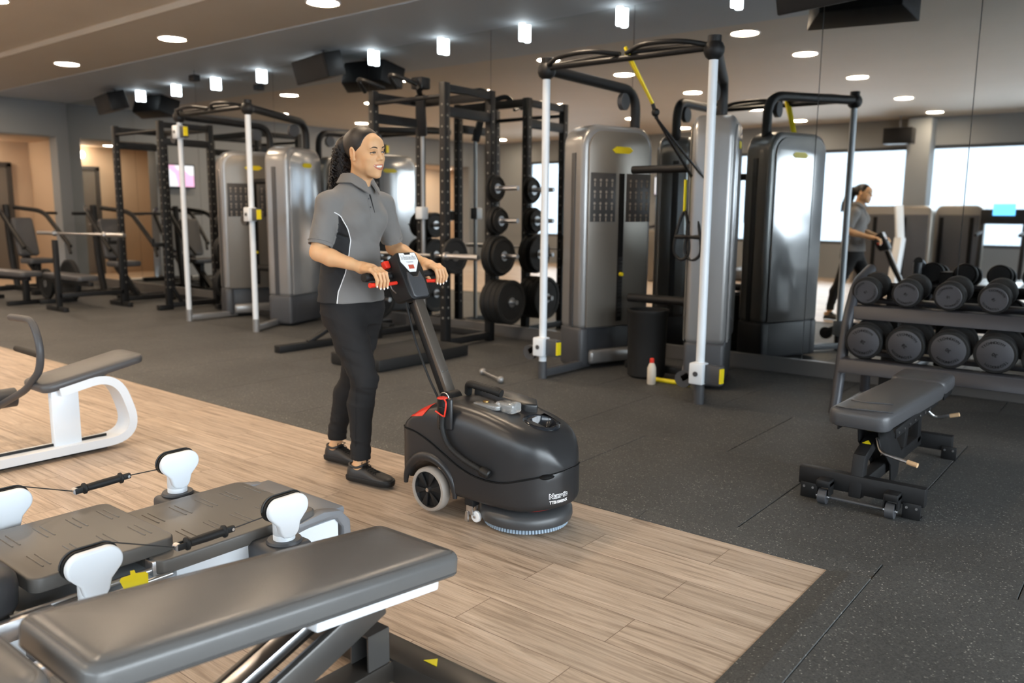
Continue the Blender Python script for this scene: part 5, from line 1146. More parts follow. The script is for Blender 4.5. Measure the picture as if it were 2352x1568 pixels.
class SDF:
    def __init__(s): s.ops = []
    def cap(s, a, b, ra, rb, k=0.02, sub=False): s.ops.append(('cap', np.array(a, float), np.array(b, float), ra, rb, k, sub)); return s
    def ell(s, c, r, k=0.02, sub=False, R=None): s.ops.append(('ell', np.array(c, float), np.array(r, float), R, None, k, sub)); return s
    def stack(s, tab, az, k=0.02): s.ops.append(('stack', np.array(tab, float), az, None, None, k, False)); return s
    def half(s, p, n, c=None, r=None): s.ops.append(('half', np.array(p, float), np.array(n, float), c, r, 0, False)); return s     # cut away the side n points to (optionally only within r of c)
    def mesh(s, lo, hi, h, T=None):
        """lo/hi in world; T (4x4) maps local op coordinates to world"""
        lo = np.array(lo, float); hi = np.array(hi, float); n = np.ceil((hi-lo)/h).astype(int)+1
        ax = [lo[i]+h*np.arange(n[i]) for i in range(3)]
        F = np.full(n, 0.2, np.float32)
        Ti = np.array(T.inverted()) if T is not None else None
        for typ, a, b, c, d, k, sub in s.ops:
            if typ == 'cap': q0 = np.minimum(a, b)-max(c, d); q1 = np.maximum(a, b)+max(c, d)
            elif typ == 'ell': q0 = a-b.max(); q1 = a+b.max()
            elif typ == 'stack': m = a[:, 3:5].max(); q0 = np.array([a[:, 1].min()-m, a[:, 2].min()-m, a[0, 0]]); q1 = np.array([a[:, 1].max()+m, a[:, 2].max()+m, a[-1, 0]])
            else: q0 = np.full(3, -9.); q1 = np.full(3, 9.)
            if typ != 'half':
                q0 = q0-k-3*h; q1 = q1+k+3*h
                if T is not None:
                    cn = np.array([[x, y, z, 1] for x in (q0[0], q1[0]) for y in (q0[1], q1[1]) for z in (q0[2], q1[2])]) @ np.array(T).T; q0 = cn[:, :3].min(0); q1 = cn[:, :3].max(0)
            i0 = np.clip(np.floor((q0-lo)/h).astype(int), 0, n); i1 = np.clip(np.ceil((q1-lo)/h).astype(int)+1, 0, n)
            if (i1-i0).min() <= 0: continue
            X, Y, Z = np.meshgrid(ax[0][i0[0]:i1[0]], ax[1][i0[1]:i1[1]], ax[2][i0[2]:i1[2]], indexing='ij')
            if Ti is not None:
                X, Y, Z = (Ti[0, 0]*X+Ti[0, 1]*Y+Ti[0, 2]*Z+Ti[0, 3], Ti[1, 0]*X+Ti[1, 1]*Y+Ti[1, 2]*Z+Ti[1, 3], Ti[2, 0]*X+Ti[2, 1]*Y+Ti[2, 2]*Z+Ti[2, 3])
            if typ == 'cap':
                ba = b-a; L2 = max(float(ba @ ba), 1e-12); t = np.clip(((X-a[0])*ba[0]+(Y-a[1])*ba[1]+(Z-a[2])*ba[2])/L2, 0, 1)
                D = np.sqrt((X-a[0]-t*ba[0])**2+(Y-a[1]-t*ba[1])**2+(Z-a[2]-t*ba[2])**2)-(c+(d-c)*t)
            elif typ == 'ell':
                X = X-a[0]; Y = Y-a[1]; Z = Z-a[2]
                if c is not None: R = np.array(c); X, Y, Z = (R[0, 0]*X+R[1, 0]*Y+R[2, 0]*Z, R[0, 1]*X+R[1, 1]*Y+R[2, 1]*Z, R[0, 2]*X+R[1, 2]*Y+R[2, 2]*Z)
                k0 = np.sqrt((X/b[0])**2+(Y/b[1])**2+(Z/b[2])**2); k1 = np.sqrt((X/b[0]**2)**2+(Y/b[1]**2)**2+(Z/b[2]**2)**2)+1e-9; D = k0*(k0-1)/k1
            elif typ == 'stack':
                f = lambda j: np.interp(Z, a[:, 0], a[:, j]); cx, cy, rx, ry = f(1), f(2), f(3), f(4)
                ca, sa = math.cos(b), math.sin(b); x = (X-cx)*ca+(Y-cy)*sa; y = -(X-cx)*sa+(Y-cy)*ca
                k0 = np.sqrt((x/rx)**2+(y/ry)**2); k1 = np.sqrt((x/rx**2)**2+(y/ry**2)**2)+1e-9; D = k0*(k0-1)/k1
                D = np.maximum(D, np.maximum(a[0, 0]-Z, Z-a[-1, 0]))
            else:
                D = (X-a[0])*b[0]+(Y-a[1])*b[1]+(Z-a[2])*b[2]
                if c is not None:
                    D = np.minimum(D, -(np.sqrt((X-c[0])**2+(Y-c[1])**2+(Z-c[2])**2)-d))
                S = (slice(i0[0], i1[0]), slice(i0[1], i1[1]), slice(i0[2], i1[2])); F[S] = np.maximum(F[S], D); continue
            S = (slice(i0[0], i1[0]), slice(i0[1], i1[1]), slice(i0[2], i1[2])); G = F[S]
            if sub:
                hh = np.clip(0.5-0.5*(G+D)/k, 0, 1); F[S] = G*(1-hh)+(-D)*hh+k*hh*(1-hh)
            else:
                hh = np.clip(0.5+0.5*(D-G)/k, 0, 1); F[S] = D*(1-hh)+G*hh-k*hh*(1-hh)
        return surf_nets(F, lo, h)
def vmesh(name, parts, m, root, T=None):
    """parts: list of (verts, faces) arrays in world -> one object under root"""
    vs = []; fs = []; k = 0; O = np.array(root.location)
    for v, f in parts: vs.append(v-O); fs.append(f+k); k += len(v)
    me = bpy.data.meshes.new(name); me.from_pydata(np.concatenate(vs).tolist(), [], np.concatenate(fs).tolist()); me.materials.append(m); me.update()
    return link(name, me, root, smooth=True, ang=75)
def smooth_mesh(V_, F_, it=2, lam=0.5):
    n = len(V_); e = np.concatenate([F_[:, [0, 1]], F_[:, [1, 2]], F_[:, [2, 3]], F_[:, [3, 0]]]); e = np.concatenate([e, e[:, ::-1]])
    deg = np.bincount(e[:, 0], minlength=n)[:, None]
    for _ in range(it):
        acc = np.stack([np.bincount(e[:, 0], weights=V_[e[:, 1], j], minlength=n) for j in range(3)], 1); V_ = V_*(1-lam)+lam*acc/np.maximum(deg, 1)
    return V_, F_

M_SKIN = mat('skin', srgb(218, 170, 126), 0.48, sss=0.12, nscale=30, namt=0.05, bump=0.05, bscale=500, spec=0.4)
M_HAIR = mat('dark_hair', (0.014, 0.011, 0.010, 1), 0.42, bump=0.6, bscale=5)
for n_ in [x for x in M_HAIR.node_tree.nodes if x.type == 'TEX_NOISE']:
    mp_ = M_HAIR.node_tree.nodes.new('ShaderNodeMapping'); mp_.inputs['Scale'].default_value = (4, 90, 70); M_HAIR.node_tree.links.new(n_.inputs[0].links[0].from_socket, mp_.inputs[0]); M_HAIR.node_tree.links.new(mp_.outputs[0], n_.inputs[0])
M_POLO = mat('grey_pique', srgb(118, 115, 112), 0.85, bump=0.35, bscale=900, sheen=0.15, nscale=5, namt=0.04)
M_POLOB = mat('black_pique', (0.016, 0.016, 0.017, 1), 0.85, bump=0.35, bscale=900)
M_JEAN = mat('black_denim', (0.017, 0.016, 0.016, 1), 0.85, bump=0.3, bscale=700, nscale=9, namt=0.15, spec=0.25)
M_SHOE = mat('black_leather', (0.016, 0.015, 0.015, 1), 0.45, bump=0.1, bscale=300)

AZ = math.radians(7)
W1 = empty('person', (-3.13, 2.64, 0), 'smiling person in a grey and black polo shirt pushing the floor scrubber', 'person')
gx, gz = -2.455-0.342, 1.012                 # scrubber grip bar
def hand_ops(S, yc, s, wrist):
    """hand closed over the grip bar. s=+1: thumb on the +Y side. returns finger tips for the nails"""
    tips = []
    w = V(wrist)
    S.cap(w, (gx-0.035, yc-s*0.010, gz+0.040), 0.026, 0.022, 0.012)
    S.cap(w, (gx-0.030, yc+s*0.014, gz+0.038), 0.024, 0.021, 0.012)
    S.cap((gx-0.040, yc-0.022, gz+0.036), (gx+0.006, yc-0.028, gz+0.032), 0.016, 0.0125, 0.012)
    S.cap((gx-0.040, yc+0.020, gz+0.036), (gx+0.006, yc+0.027, gz+0.032), 0.016, 0.0125, 0.012)
    S.cap((gx-0.040, yc, gz+0.040), (gx+0.010, yc, gz+0.036), 0.018, 0.0135, 0.012)
    for i, f in enumerate((-1.5, -0.5, 0.5, 1.5)):
        y = yc+f*0.0195*s*-1; ln = (0.93, 1.0, 0.97, 0.80)[i]            # i=0 index (thumb side)
        y = yc+s*(1.5-i)*0.0195
        fy = s*(1.5-i)*0.0012
        a = V((gx+0.008, y, gz+0.034)); b = V((gx+0.010+0.037*ln, y+fy, gz+0.018)); c = V((gx+0.056, y+fy, gz+0.016-0.033*ln)); d = V((gx+0.051, y+fy, gz+0.016-0.062*ln))
        S.cap(a, b, 0.0100, 0.0092, 0.006); S.cap(b, c, 0.0092, 0.0082, 0.003); S.cap(c, d, 0.0082, 0.0068, 0.003)
        S.ell(a+V((0.002, 0, 0.004)), (0.009, 0.007, 0.008), 0.006)
        tips.append((c, d))
    S.cap((gx-0.036, yc+s*0.030, gz+0.024), (gx-0.012, yc+s*0.048, gz-0.004), 0.0145, 0.0115, 0.010); S.cap((gx-0.012, yc+s*0.048, gz-0.004), (gx+0.016, yc+s*0.046, gz-0.026), 0.0105, 0.0078, 0.004)
    return tips
S = SDF()
sR, eR, wR = (-3.10, 2.490, 1.350), (-3.088, 2.415, 1.115), (-2.870, 2.485, 1.052)
sL, eL, wL = (-3.09, 2.820, 1.350), (-3.125, 2.925, 1.125), (-2.870, 2.885, 1.055)
# trunk, legs
S.stack([(0.78, -3.13, 2.645, 0.09, 0.13), (1.1, -3.125, 2.65, 0.09, 0.12), (1.36, -3.11, 2.655, 0.08, 0.13), (1.42, -3.105, 2.655, 0.05, 0.08)], AZ)
S.cap((-3.055, 2.665, 1.50), (-3.10, 2.655, 1.38), 0.050, 0.062, 0.03)
S.cap((-3.10, 2.53, 1.375), (-3.10, 2.77, 1.375), 0.035, 0.035, 0.03)
for (s_, e_, w_) in ((sR, eR, wR), (sL, eL, wL)):
    S.cap(s_, e_, 0.043, 0.039, 0.02); e = V(e_); w = V(w_); m = e.lerp(w, 0.30)+V((0, 0, -0.004))
    S.cap(e, m, 0.040, 0.0405, 0.012); S.cap(m, e.lerp(w, 0.72), 0.0400, 0.0285, 0.012); S.cap(e.lerp(w, 0.72), w, 0.0280, 0.0240, 0.01)
for (hp_, kn, an_) in (((-3.12, 2.565, 0.84), (-2.965, 2.57, 0.51), (-2.998, 2.560, 0.085)), ((-3.12, 2.725, 0.84), (-3.235, 2.735, 0.475), (-3.352, 2.700, 0.085))):
    S.cap(hp_, kn, 0.064, 0.040, 0.02); S.cap(kn, an_, 0.038, 0.031, 0.02)
S.ell((-3.01, 2.560, 0.06), (0.05, 0.03, 0.03), 0.02); S.ell((-3.365, 2.70, 0.06), (0.05, 0.03, 0.03), 0.02)
tR = hand_ops(S, 2.495, 1, wR); tL = hand_ops(S, 2.880, -1, wL)
parts = []
def add_part(Sx, lo, hi, h, T=None, sm=2): v, f = Sx.mesh(lo, hi, h, T); parts.append(smooth_mesh(v, f, sm)); return parts[-1]
add_part(S, (-3.48, 2.33, 0.03), (-2.86, 3.01, 1.455), 0.006)
add_part(S, (-2.905, 2.41, 0.93), (-2.72, 2.57, 1.10), 0.0016, sm=1)
add_part(S, (-2.905, 2.80, 0.93), (-2.72, 2.97, 1.10), 0.0016, sm=1)
# head
HC = V((-3.040, 2.668, 1.583)); HR = (Matrix.Rotation(math.radians(4), 3, 'Z') @ Matrix.Rotation(math.radians(3), 3, 'Y') @ Matrix.Rotation(math.radians(6), 3, 'X')); HT = HR.to_4x4(); HT.translation = HC
Hd = SDF()
Hd.ell((-0.012, 0, 0.030), (0.094, 0.073, 0.084), 0.02)
Hd.ell((0.030, 0, -0.026), (0.061, 0.058, 0.082), 0.03)
for s in (-1, 1):
    Hd.cap((-0.002, s*0.044, -0.048), (0.052, s*0.018, -0.092), 0.021, 0.018, 0.025)
    Hd.ell((0.060, s*0.036, -0.030), (0.026, 0.022, 0.021), 0.018)
    Hd.ell((0.052, s*0.040, -0.060), (0.020, 0.016, 0.022), 0.018)
Hd.ell((0.070, 0, -0.104), (0.019, 0.021, 0.016), 0.018)
Hd.ell((0.070, 0, 0.040), (0.022, 0.045, 0.030), 0.03)
Hd.ell((0.080, 0, 0.020), (0.010, 0.040, 0.009), 0.018)
Hd.ell((0.072, 0, -0.066), (0.022, 0.030, 0.026), 0.020)
for s in (-1, 1): Hd.ell((0.096, s*0.031, 0.002), (0.016, 0.020, 0.0105), 0.010, sub=True)
Hd.cap((0.084, 0, 0.012), (0.1005, 0, -0.022), 0.0075, 0.0100, 0.014); Hd.ell((0.1030, 0, -0.027), (0.0100, 0.0105, 0.0085), 0.006)
for s in (-1, 1): Hd.ell((0.0925, s*0.0125, -0.031), (0.0100, 0.0075, 0.0072), 0.006); Hd.ell((0.0975, s*0.0068, -0.0385), (0.0045, 0.0030, 0.0035), 0.002, sub=True)
Hd.ell((0.0985, 0, -0.0655), (0.0125, 0.0300, 0.0082), 0.004, sub=True)                    # open smiling mouth
for s in (-1, 1): Hd.ell((0.090, s*0.0270, -0.0600), (0.010, 0.005, 0.0045), 0.004, sub=True)
for s in (-1, 1):                                                                            # ears
    Re = Matrix.Rotation(s*math.radians(18), 3, 'Z') @ Matrix.Rotation(math.radians(-12), 3, 'Y')
    Hd.ell((-0.010, s*0.0745, -0.004), (0.0205, 0.0085, 0.0330), 0.006, R=Re); Hd.ell((-0.007, s*0.0850, 0.003), (0.0120, 0.0085, 0.0200), 0.003, sub=True, R=Re); Hd.ell((-0.002, s*0.0755, -0.029), (0.008, 0.006, 0.009), 0.006)
Hd.cap((-0.020, 0, -0.060), (-0.045, 0, -0.175), 0.052, 0.056, 0.03)
add_part(Hd, (-3.20, 2.54, 1.42), (-2.90, 2.80, 1.72), 0.0022, HT, sm=1)
body = vmesh('body', parts, M_SKIN, W1)
HL = lambda x, y, z: HT @ V((x, y, z))-W1.location
# eyes, brows, lips, teeth
M_EYEW = mat('eye_white', srgb(186, 174, 164), 0.3); M_IRIS = mat('dark_iris', (0.02, 0.012, 0.008, 1), 0.15); M_LIP = mat('lip', srgb(196, 116, 98), 0.4); M_TEETH = mat('teeth', srgb(244, 240, 232), 0.25)
for s in (-1, 1):
    q = MB(); q.sphere(HL(0.0775, s*0.0315, 0.0000), 0.0125, n=20); ey = q.build('eye', M_EYEW, W1)
    q = MB(); q.sphere(HL(0.0838, s*0.0325, 0.0000), 0.0074, n=16); q.build('iris', M_IRIS, ey)
    b_ = bmesh.new(); bmesh.ops.create_uvsphere(b_, u_segments=28, v_segments=20, radius=0.0138)
    bmesh.ops.delete(b_, geom=[f_ for f_ in b_.faces if -0.0048 < f_.calc_center_median().z < 0.0030], context='FACES')
    q = MB(); q.bm(b_, None, Matrix.Translation(HL(0.0775, s*0.0315, 0.0)) @ HR.to_4x4()); q.build('eyelid', M_SKIN, W1)
    q = MB(); q.tube([HL(*p) for p in smoothpath([(0.0845, s*0.0175, 0.0000), (0.0905, s*0.0240, 0.0040), (0.0905, s*0.0330, 0.0048), (0.0835, s*0.0425, 0.0020), (0.078, s*0.0465, 0.0010)], 5)], [0.0012]+[0.0022]*16+[0.0018]*3+[0.001], n=8); q.build('upper_lash', M_HAIR, W1)
    q = MB(); q.tube([HL(*p) for p in smoothpath([(0.0850, s*0.0170, -0.0020), (0.0895, s*0.0240, -0.0052), (0.0895, s*0.0340, -0.0050), (0.082, s*0.0430, -0.0010)], 5)], 0.0030, n=8); q.build('lower_lid', M_SKIN, W1)
    q = MB(); q.tube([HL(*p) for p in smoothpath([(0.0955, s*0.0130, 0.0200), (0.0965, s*0.0240, 0.0245), (0.0910, s*0.0370, 0.0260), (0.0800, s*0.0480, 0.0190)], 5)], [0.0014, 0.0022, 0.0026, 0.0028, 0.0028, 0.0028, 0.0028, 0.0026, 0.0026, 0.0024, 0.0022, 0.0020, 0.0018, 0.0014, 0.0012, 0.0008], n=8); q.build('eyebrow', M_HAIR, W1)
q = MB(); n_t = 10
for k in range(n_t):
    a = (k-(n_t-1)/2)/((n_t-1)/2); q.box(HL(0.0925-0.010*a*a, a*0.0235, -0.0630+0.0035*a*a), (0.005, 0.0052, 0.0105), rot=HR @ Matrix.Rotation(-a*0.7*-1, 3, 'Z'), bev=0.0012)
q.build('teeth', M_TEETH, W1)
q = MB(); q.tube([HL(*p) for p in smoothpath([(0.0800, -0.0310, -0.0560), (0.0925, -0.0190, -0.0560), (0.0990, -0.006, -0.0560), (0.0990, 0.006, -0.0560), (0.0925, 0.0190, -0.0560), (0.0800, 0.0310, -0.0560)], 6)], [0.0012]*3+[0.0024]*25+[0.0012]*3, n=8); q.build('upper_lip', M_LIP, W1)
q = MB(); q.tube([HL(*p) for p in smoothpath([(0.0800, -0.0305, -0.0575), (0.0915, -0.0190, -0.0700), (0.0965, -0.006, -0.0760), (0.0965, 0.006, -0.0760), (0.0915, 0.0190, -0.0700), (0.0800, 0.0305, -0.0575)], 6)], [0.0012]*3+[0.0032]*25+[0.0012]*3, n=8); q.build('lower_lip', M_LIP, W1)
# nails
q = MB()
for (c, d) in tR+tL:
    t = (d-c).normalized(); n = V((1, 0, 0)); n = (n-t*n.dot(t)).normalized()
    q.bm((lambda b: (bmesh.ops.create_uvsphere(b, u_segments=10, v_segments=6, radius=1), b)[1])(bmesh.new()), None, Matrix.Translation(d+n*0.0052+t*0.003-W1.location) @ Matrix((V((0, 1, 0)), n, t)).transposed().to_4x4() @ Matrix.Diagonal((0.0048, 0.0020, 0.0068, 1)))
q.build('fingernail', mat('pale_nail', srgb(246, 232, 222), 0.2), W1)
# hair: slicked cap, bun and curly tail
Hh = SDF(); Hh.ell((-0.017, 0, 0.034), (0.0975, 0.0765, 0.0870), 0.01); Hh.ell((-0.095, 0, 0.055), (0.028, 0.030, 0.028), 0.03)
Hh.half((0.052, 0, 0.080), (0.96, 0, -0.28)); Hh.half((0.004, 0, -0.004), (0.50, 0, -0.87))
v, f = Hh.mesh((-3.22, 2.54, 1.46), (-2.92, 2.80, 1.73), 0.0025, HT)
hair = vmesh('hair', [smooth_mesh(v, f, 1)], M_HAIR, W1)
rh = random.Random(11); q = MB()
q.tube([HL(*p) for p in smoothpath([(-0.105, 0, 0.060), (-0.140, 0, 0.02), (-0.160, 0, -0.06), (-0.172, 0, -0.13), (-0.178, 0, -0.18)], 5)], [0.022, 0.03, 0.036, 0.040, 0.042, 0.044, 0.045, 0.045, 0.045, 0.045, 0.045, 0.044, 0.043, 0.041, 0.040, 0.038, 0.036, 0.032, 0.028, 0.022, 0.012][:21], n=14)
for k in range(95):
    a0 = rh.uniform(0, 2*PI); rad = rh.uniform(0.030, 0.056); ln = rh.uniform(0.12, 0.27); ph = rh.uniform(0, 6.3); cr = rh.uniform(0.006, 0.011); turns = rh.uniform(34, 52); z0 = rh.uniform(-0.06, 0.085); pts = []
    for j in range(34):
        t = j/33; z = z0-ln*t; z = max(z, -0.235); sw = max(0.45, min(1, (0.085-z)/0.07)); ex = -0.112-0.075*max(0.0, min(1, (0.07-z)/0.22))**0.7
        pts.append(HL(ex+rad*sw*math.cos(a0)+cr*math.cos(ph+turns*t*ln*4), rad*sw*math.sin(a0)*0.95+cr*math.sin(ph+turns*t*ln*4), z))
    q.tube(pts, 0.0032, n=5)
q.build('curly_ponytail', M_HAIR, hair, ang=80)
q = MB(); q.tube([HL(-0.108+0.0*math.cos(a), 0.024*math.cos(a), 0.056+0.024*math.sin(a)) for a in [2*PI*k/16 for k in range(16)]], 0.006, n=8, closed=True); q.build('hair_tie', M_BLK, hair)

# ---- polo shirt
Sh = SDF()
tabS = [(0.872, -3.128, 2.640, 0.142, 0.186), (0.93, -3.130, 2.640, 0.136, 0.180), (1.00, -3.130, 2.643, 0.128, 0.170), (1.08, -3.128, 2.646, 0.120, 0.158), (1.14, -3.124, 2.648, 0.120, 0.156), (1.22, -3.115, 2.650, 0.126, 0.160), (1.30, -3.110, 2.652, 0.122, 0.166), (1.35, -3.108, 2.654, 0.106, 0.156), (1.385, -3.106, 2.655, 0.092, 0.132), (1.42, -3.102, 2.656, 0.078, 0.095), (1.455, -3.098, 2.658, 0.066, 0.070)]
Sh.stack(tabS, AZ, 0.02)
for s in (-1, 1): c = V((-3.045, 2.652, 1.268))+V((-math.sin(AZ), math.cos(AZ), 0))*s*0.072; Sh.ell(c, (0.070, 0.068, 0.062), 0.05)
for (s_, e_) in ((sR, eR), (sL, eL)):
    a = V(s_); b = V(e_); inn = V((-3.10, 2.655, 1.405)); Sh.cap(a.lerp(inn, 0.45)+V((0, 0, 0.0)), a+V((0, 0, -0.014)), 0.046, 0.057, 0.035)
    d = (b-a).normalized(); en = a+d*0.215; Sh.cap(a+V((0, 0, -0.014)), en+d*0.06, 0.056, 0.0565, 0.03); Sh.half(en, d, np.array(en+d*0.04), 0.115)
    Sh.cap(en-d*0.018, en+d*0.06, 0.049, 0.049, 0.004, sub=True)
Sh.cap((-3.072, 2.66, 1.50), (-3.088, 2.657, 1.44), 0.052, 0.056, 0.006, sub=True)
# soft folds: shallow creases running across the waist and from the armpit
rf = random.Random(5)
for k in range(9):
    z = 0.93+0.035*k+rf.uniform(-0.01, 0.01); a0 = rf.uniform(-1.6, 0.4); R_a = np.interp(z, [t[0] for t in tabS], [t[3] for t in tabS])+0.018
    p0 = V((-3.125+R_a*math.cos(a0), 2.645+(R_a+0.03)*math.sin(a0), z)); p1 = V((-3.125+R_a*math.cos(a0+0.9), 2.645+(R_a+0.03)*math.sin(a0+0.9), z+rf.uniform(-0.05, 0.03))); Sh.cap(p0, p1, 0.006, 0.004, 0.016, sub=True)
v, f = Sh.mesh((-3.36, 2.30, 0.85), (-2.90, 3.03, 1.50), 0.004); v, f = smooth_mesh(v, f, 3)
def fold(V_, F_, amp, fx, fz, shear, mask):
    n = len(V_); e1 = V_[F_[:, 1]]-V_[F_[:, 0]]; e2 = V_[F_[:, 3]]-V_[F_[:, 0]]; fnm = np.cross(e1, e2); vn = np.zeros_like(V_)
    for j in range(4):
        for k in range(3): vn[:, k] += np.bincount(F_[:, j], weights=fnm[:, k], minlength=n)
    vn /= np.linalg.norm(vn, axis=1)[:, None]+1e-9; out = V_.copy()
    for i in range(n):
        m = mask(V_[i])
        if m > 0.01:
            p = V_[i]; q_ = noise.noise(V((p[0]*fx, p[1]*fx, p[2]*fz+shear*(p[0]+p[1])))); q_ = 1-abs(q_)*2.2
            out[i] += vn[i]*amp*m*(q_-0.6)
    return out
v = fold(v, f, 0.0075, 4.0, 13.0, 9.0, lambda p: min(1.0, max(0.25, 1.0-abs(p[2]-1.02)/0.22)))
# black side panels: sectors round the trunk bounded by curved seams
def phi_f(z): return float(np.interp(z, [0.86, 0.93, 1.02, 1.10, 1.17, 1.23, 1.28, 1.315], [-63, -60, -50, -46, -44, -50, -60, -74]))
cen = lambda z: (np.interp(z, [t[0] for t in tabS], [t[1] for t in tabS]), np.interp(z, [t[0] for t in tabS], [t[2] for t in tabS]))
fc = v[f].mean(1); cx, cy = cen(fc[:, 2]); ang = np.degrees(np.arctan2(fc[:, 1]-cy, fc[:, 0]-cx)); rad_ = np.hypot(fc[:, 0]-cx, fc[:, 1]-cy)
pf = np.interp(fc[:, 2], [0.86, 0.93, 1.02, 1.10, 1.17, 1.23, 1.28, 1.315], [-63, -60, -50, -46, -44, -50, -60, -74])
def armd(P, s_, e_): a = np.array(s_); b = np.array(e_); ba = b-a; t = np.clip(((P-a) @ ba)/(ba @ ba), 0, 1.3); return np.linalg.norm(P-a-t[:, None]*ba, axis=1)
notsl = (armd(fc, sR, eR) > 0.068) & (armd(fc, sL, eL) > 0.068)
bl = (fc[:, 2] < 1.315) & notsl & (((ang < pf) & (ang > -128)) | ((ang > -pf+40) & (ang < 142)))
O = np.array(W1.location)
me = bpy.data.meshes.new('polo_shirt'); me.from_pydata((v-O).tolist(), [], f.tolist()); me.materials.append(M_POLO); me.materials.append(M_POLOB); me.polygons.foreach_set('material_index', bl.astype(np.int32)); me.update()
shirt = link('polo_shirt', me, W1, ang=75)
SBV = BVHTree.FromPolygons([V(p) for p in v], f.tolist())
def on_shirt(deg, z, lift=0.0012):
    c = V((float(cen(z)[0]), float(cen(z)[1]), z)); d = V((math.cos(math.radians(deg)), math.sin(math.radians(deg)), 0)); h = SBV.ray_cast(c, d)
    if h[0] is None: return c+d*float(np.interp(z, [t[0] for t in tabS], [t[3] for t in tabS]))-W1.location
    return h[0]+h[1]*lift*(1 if h[1].dot(d) > 0 else -1)-W1.location
for sgn in (0, 1):
    q = MB(); zs_ = np.linspace(0.875, 1.300, 40); q.tube([on_shirt(phi_f(z) if sgn == 0 else -phi_f(z)+40, z) for z in zs_], 0.0024, n=6); q.build('white_piping', M_SIGNW, shirt)
    q = MB(); zs_ = np.linspace(0.875, 1.06, 16); q.tube([on_shirt(-128 if sgn == 0 else 142, z) for z in zs_], 0.0024, n=6); q.build('white_piping', M_SIGNW, shirt)
# collar: folded band round the neck, open at the front
nc = V((-3.090, 2.658, 1.450)); fa = math.degrees(AZ)+2; q = MB(); rings = []
for k in range(41):
    t = k/40; a = math.radians(fa+16+328*t); e = 1-abs(2*t-1); fr_ = max(0, 1-e*3.2)
    d = V((math.cos(a), math.sin(a), 0)); bk = 0.012*(1-fr_)
    r_in = 0.063; zi = 0.008+bk*1.4-0.020*fr_
    pr = [(r_in, zi-0.022), (r_in+0.001, zi+0.004), (r_in+0.006, zi+0.010), (r_in+0.014, zi+0.004), (r_in+0.034+0.018*fr_, zi-0.034-0.016*fr_), (r_in+0.031+0.018*fr_, zi-0.038-0.016*fr_), (r_in+0.010, zi-0.004), (r_in+0.004, zi-0.022)]
    rings.append([nc+d*r+V((0, 0, z))-W1.location for r, z in pr])
q.loft(rings); q.build('collar', M_POLO, shirt, ang=60)
q = MB(); q.tube([on_shirt(fa+0.5, z, 0.0005) for z in np.linspace(1.30, 1.452, 16)], [0.0015+0.0075*((k/15)**1.3) for k in range(16)], n=8); q.build('placket_opening', M_POLOB, shirt)
for k, z in enumerate((1.415, 1.365, 1.325)):
    p = on_shirt(fa-9+k*0.5, z, 0.0015); q = MB(); q.sphere(p, 0.0042, n=12, sc=(0.5, 1, 1)); q.build('button', M_DGREY, shirt)
q = MB(); q.tube([on_shirt(fa-13, z, 0.0002) for z in np.linspace(1.27, 1.44, 14)], 0.0011, n=6); q.build('placket_seam', M_POLO, shirt)
for (s_, e_) in ((sR, eR), (sL, eL)):
    a = V(s_); b = V(e_); d = (b-a).normalized(); en = a+d*0.196; x = d.cross(V((1, 0, 0))).normalized(); y = d.cross(x); q = MB()
    q.tube([en+x*0.0568*math.cos(t)+y*0.0568*math.sin(t)-W1.location for t in [2*PI*k/32 for k in range(32)]], 0.0016, n=6, closed=True); q.build('cuff_seam', M_POLO, shirt)

# ---- trousers
Tr = SDF()
Tr.stack([(0.76, -3.125, 2.642, 0.110, 0.150), (0.82, -3.130, 2.642, 0.124, 0.168), (0.90, -3.130, 2.642, 0.118, 0.165)], AZ, 0.03)
Tr.ell((-3.185, 2.600, 0.80), (0.080, 0.080, 0.085), 0.04); Tr.ell((-3.175, 2.700, 0.80), (0.080, 0.080, 0.085), 0.04)
def leg(hp_, kn, an_, cuff):
    hp_, kn, an_ = V(hp_), V(kn), V(an_)
    Tr.cap(hp_, hp_.lerp(kn, 0.5), 0.094, 0.083, 0.025); Tr.cap(hp_.lerp(kn, 0.5), kn, 0.083, 0.066, 0.02)
    cf = kn.lerp(an_, 0.35)+V((-0.018, 0, 0)); Tr.cap(kn, cf, 0.064, 0.062, 0.02); Tr.cap(cf, an_, 0.062, 0.046, 0.02)
    Tr.cap(an_+V((0, 0, 0.02)), an_-V((0, 0, 0.08)), 0.048, 0.049, 0.01)
    r_ = random.Random(int(cuff*1e4))
    for k in range(0):                                         # stretch folds at the knee and shin
        z = kn.z+(-0.10+0.028*k); c = V((kn.x, kn.y, z)); a = r_.uniform(-1.4, 0.6); R_ = 0.071
        Tr.cap(c+V((R_*math.cos(a), R_*math.sin(a), 0)), c+V((R_*math.cos(a+1.3), R_*math.sin(a+1.3), r_.uniform(-0.02, 0.01))), 0.0035, 0.0025, 0.008, sub=True)
    for k in range(0):
        z = an_.z+0.05+0.03*k; c = V((an_.x, an_.y, z)); a = r_.uniform(-1.6, 0.2); R_ = 0.056
        Tr.cap(c+V((R_*math.cos(a), R_*math.sin(a), 0)), c+V((R_*math.cos(a+1.2), R_*math.sin(a+1.2), 0.01)), 0.003, 0.002, 0.008, sub=True)
    Tr.half(V((an_.x, an_.y, cuff)), V((0, 0, -1)), np.array((an_.x, an_.y, cuff-0.05)), 0.11); Tr.cap(V((an_.x, an_.y, cuff+0.012)), V((an_.x, an_.y, cuff-0.05)), 0.042, 0.043, 0.004, sub=True)
leg((-3.115, 2.562, 0.83), (-2.962, 2.570, 0.51), (-2.992, 2.562, 0.15), 0.110)
leg((-3.115, 2.722, 0.83), (-3.235, 2.735, 0.475), (-3.340, 2.702, 0.15), 0.115)
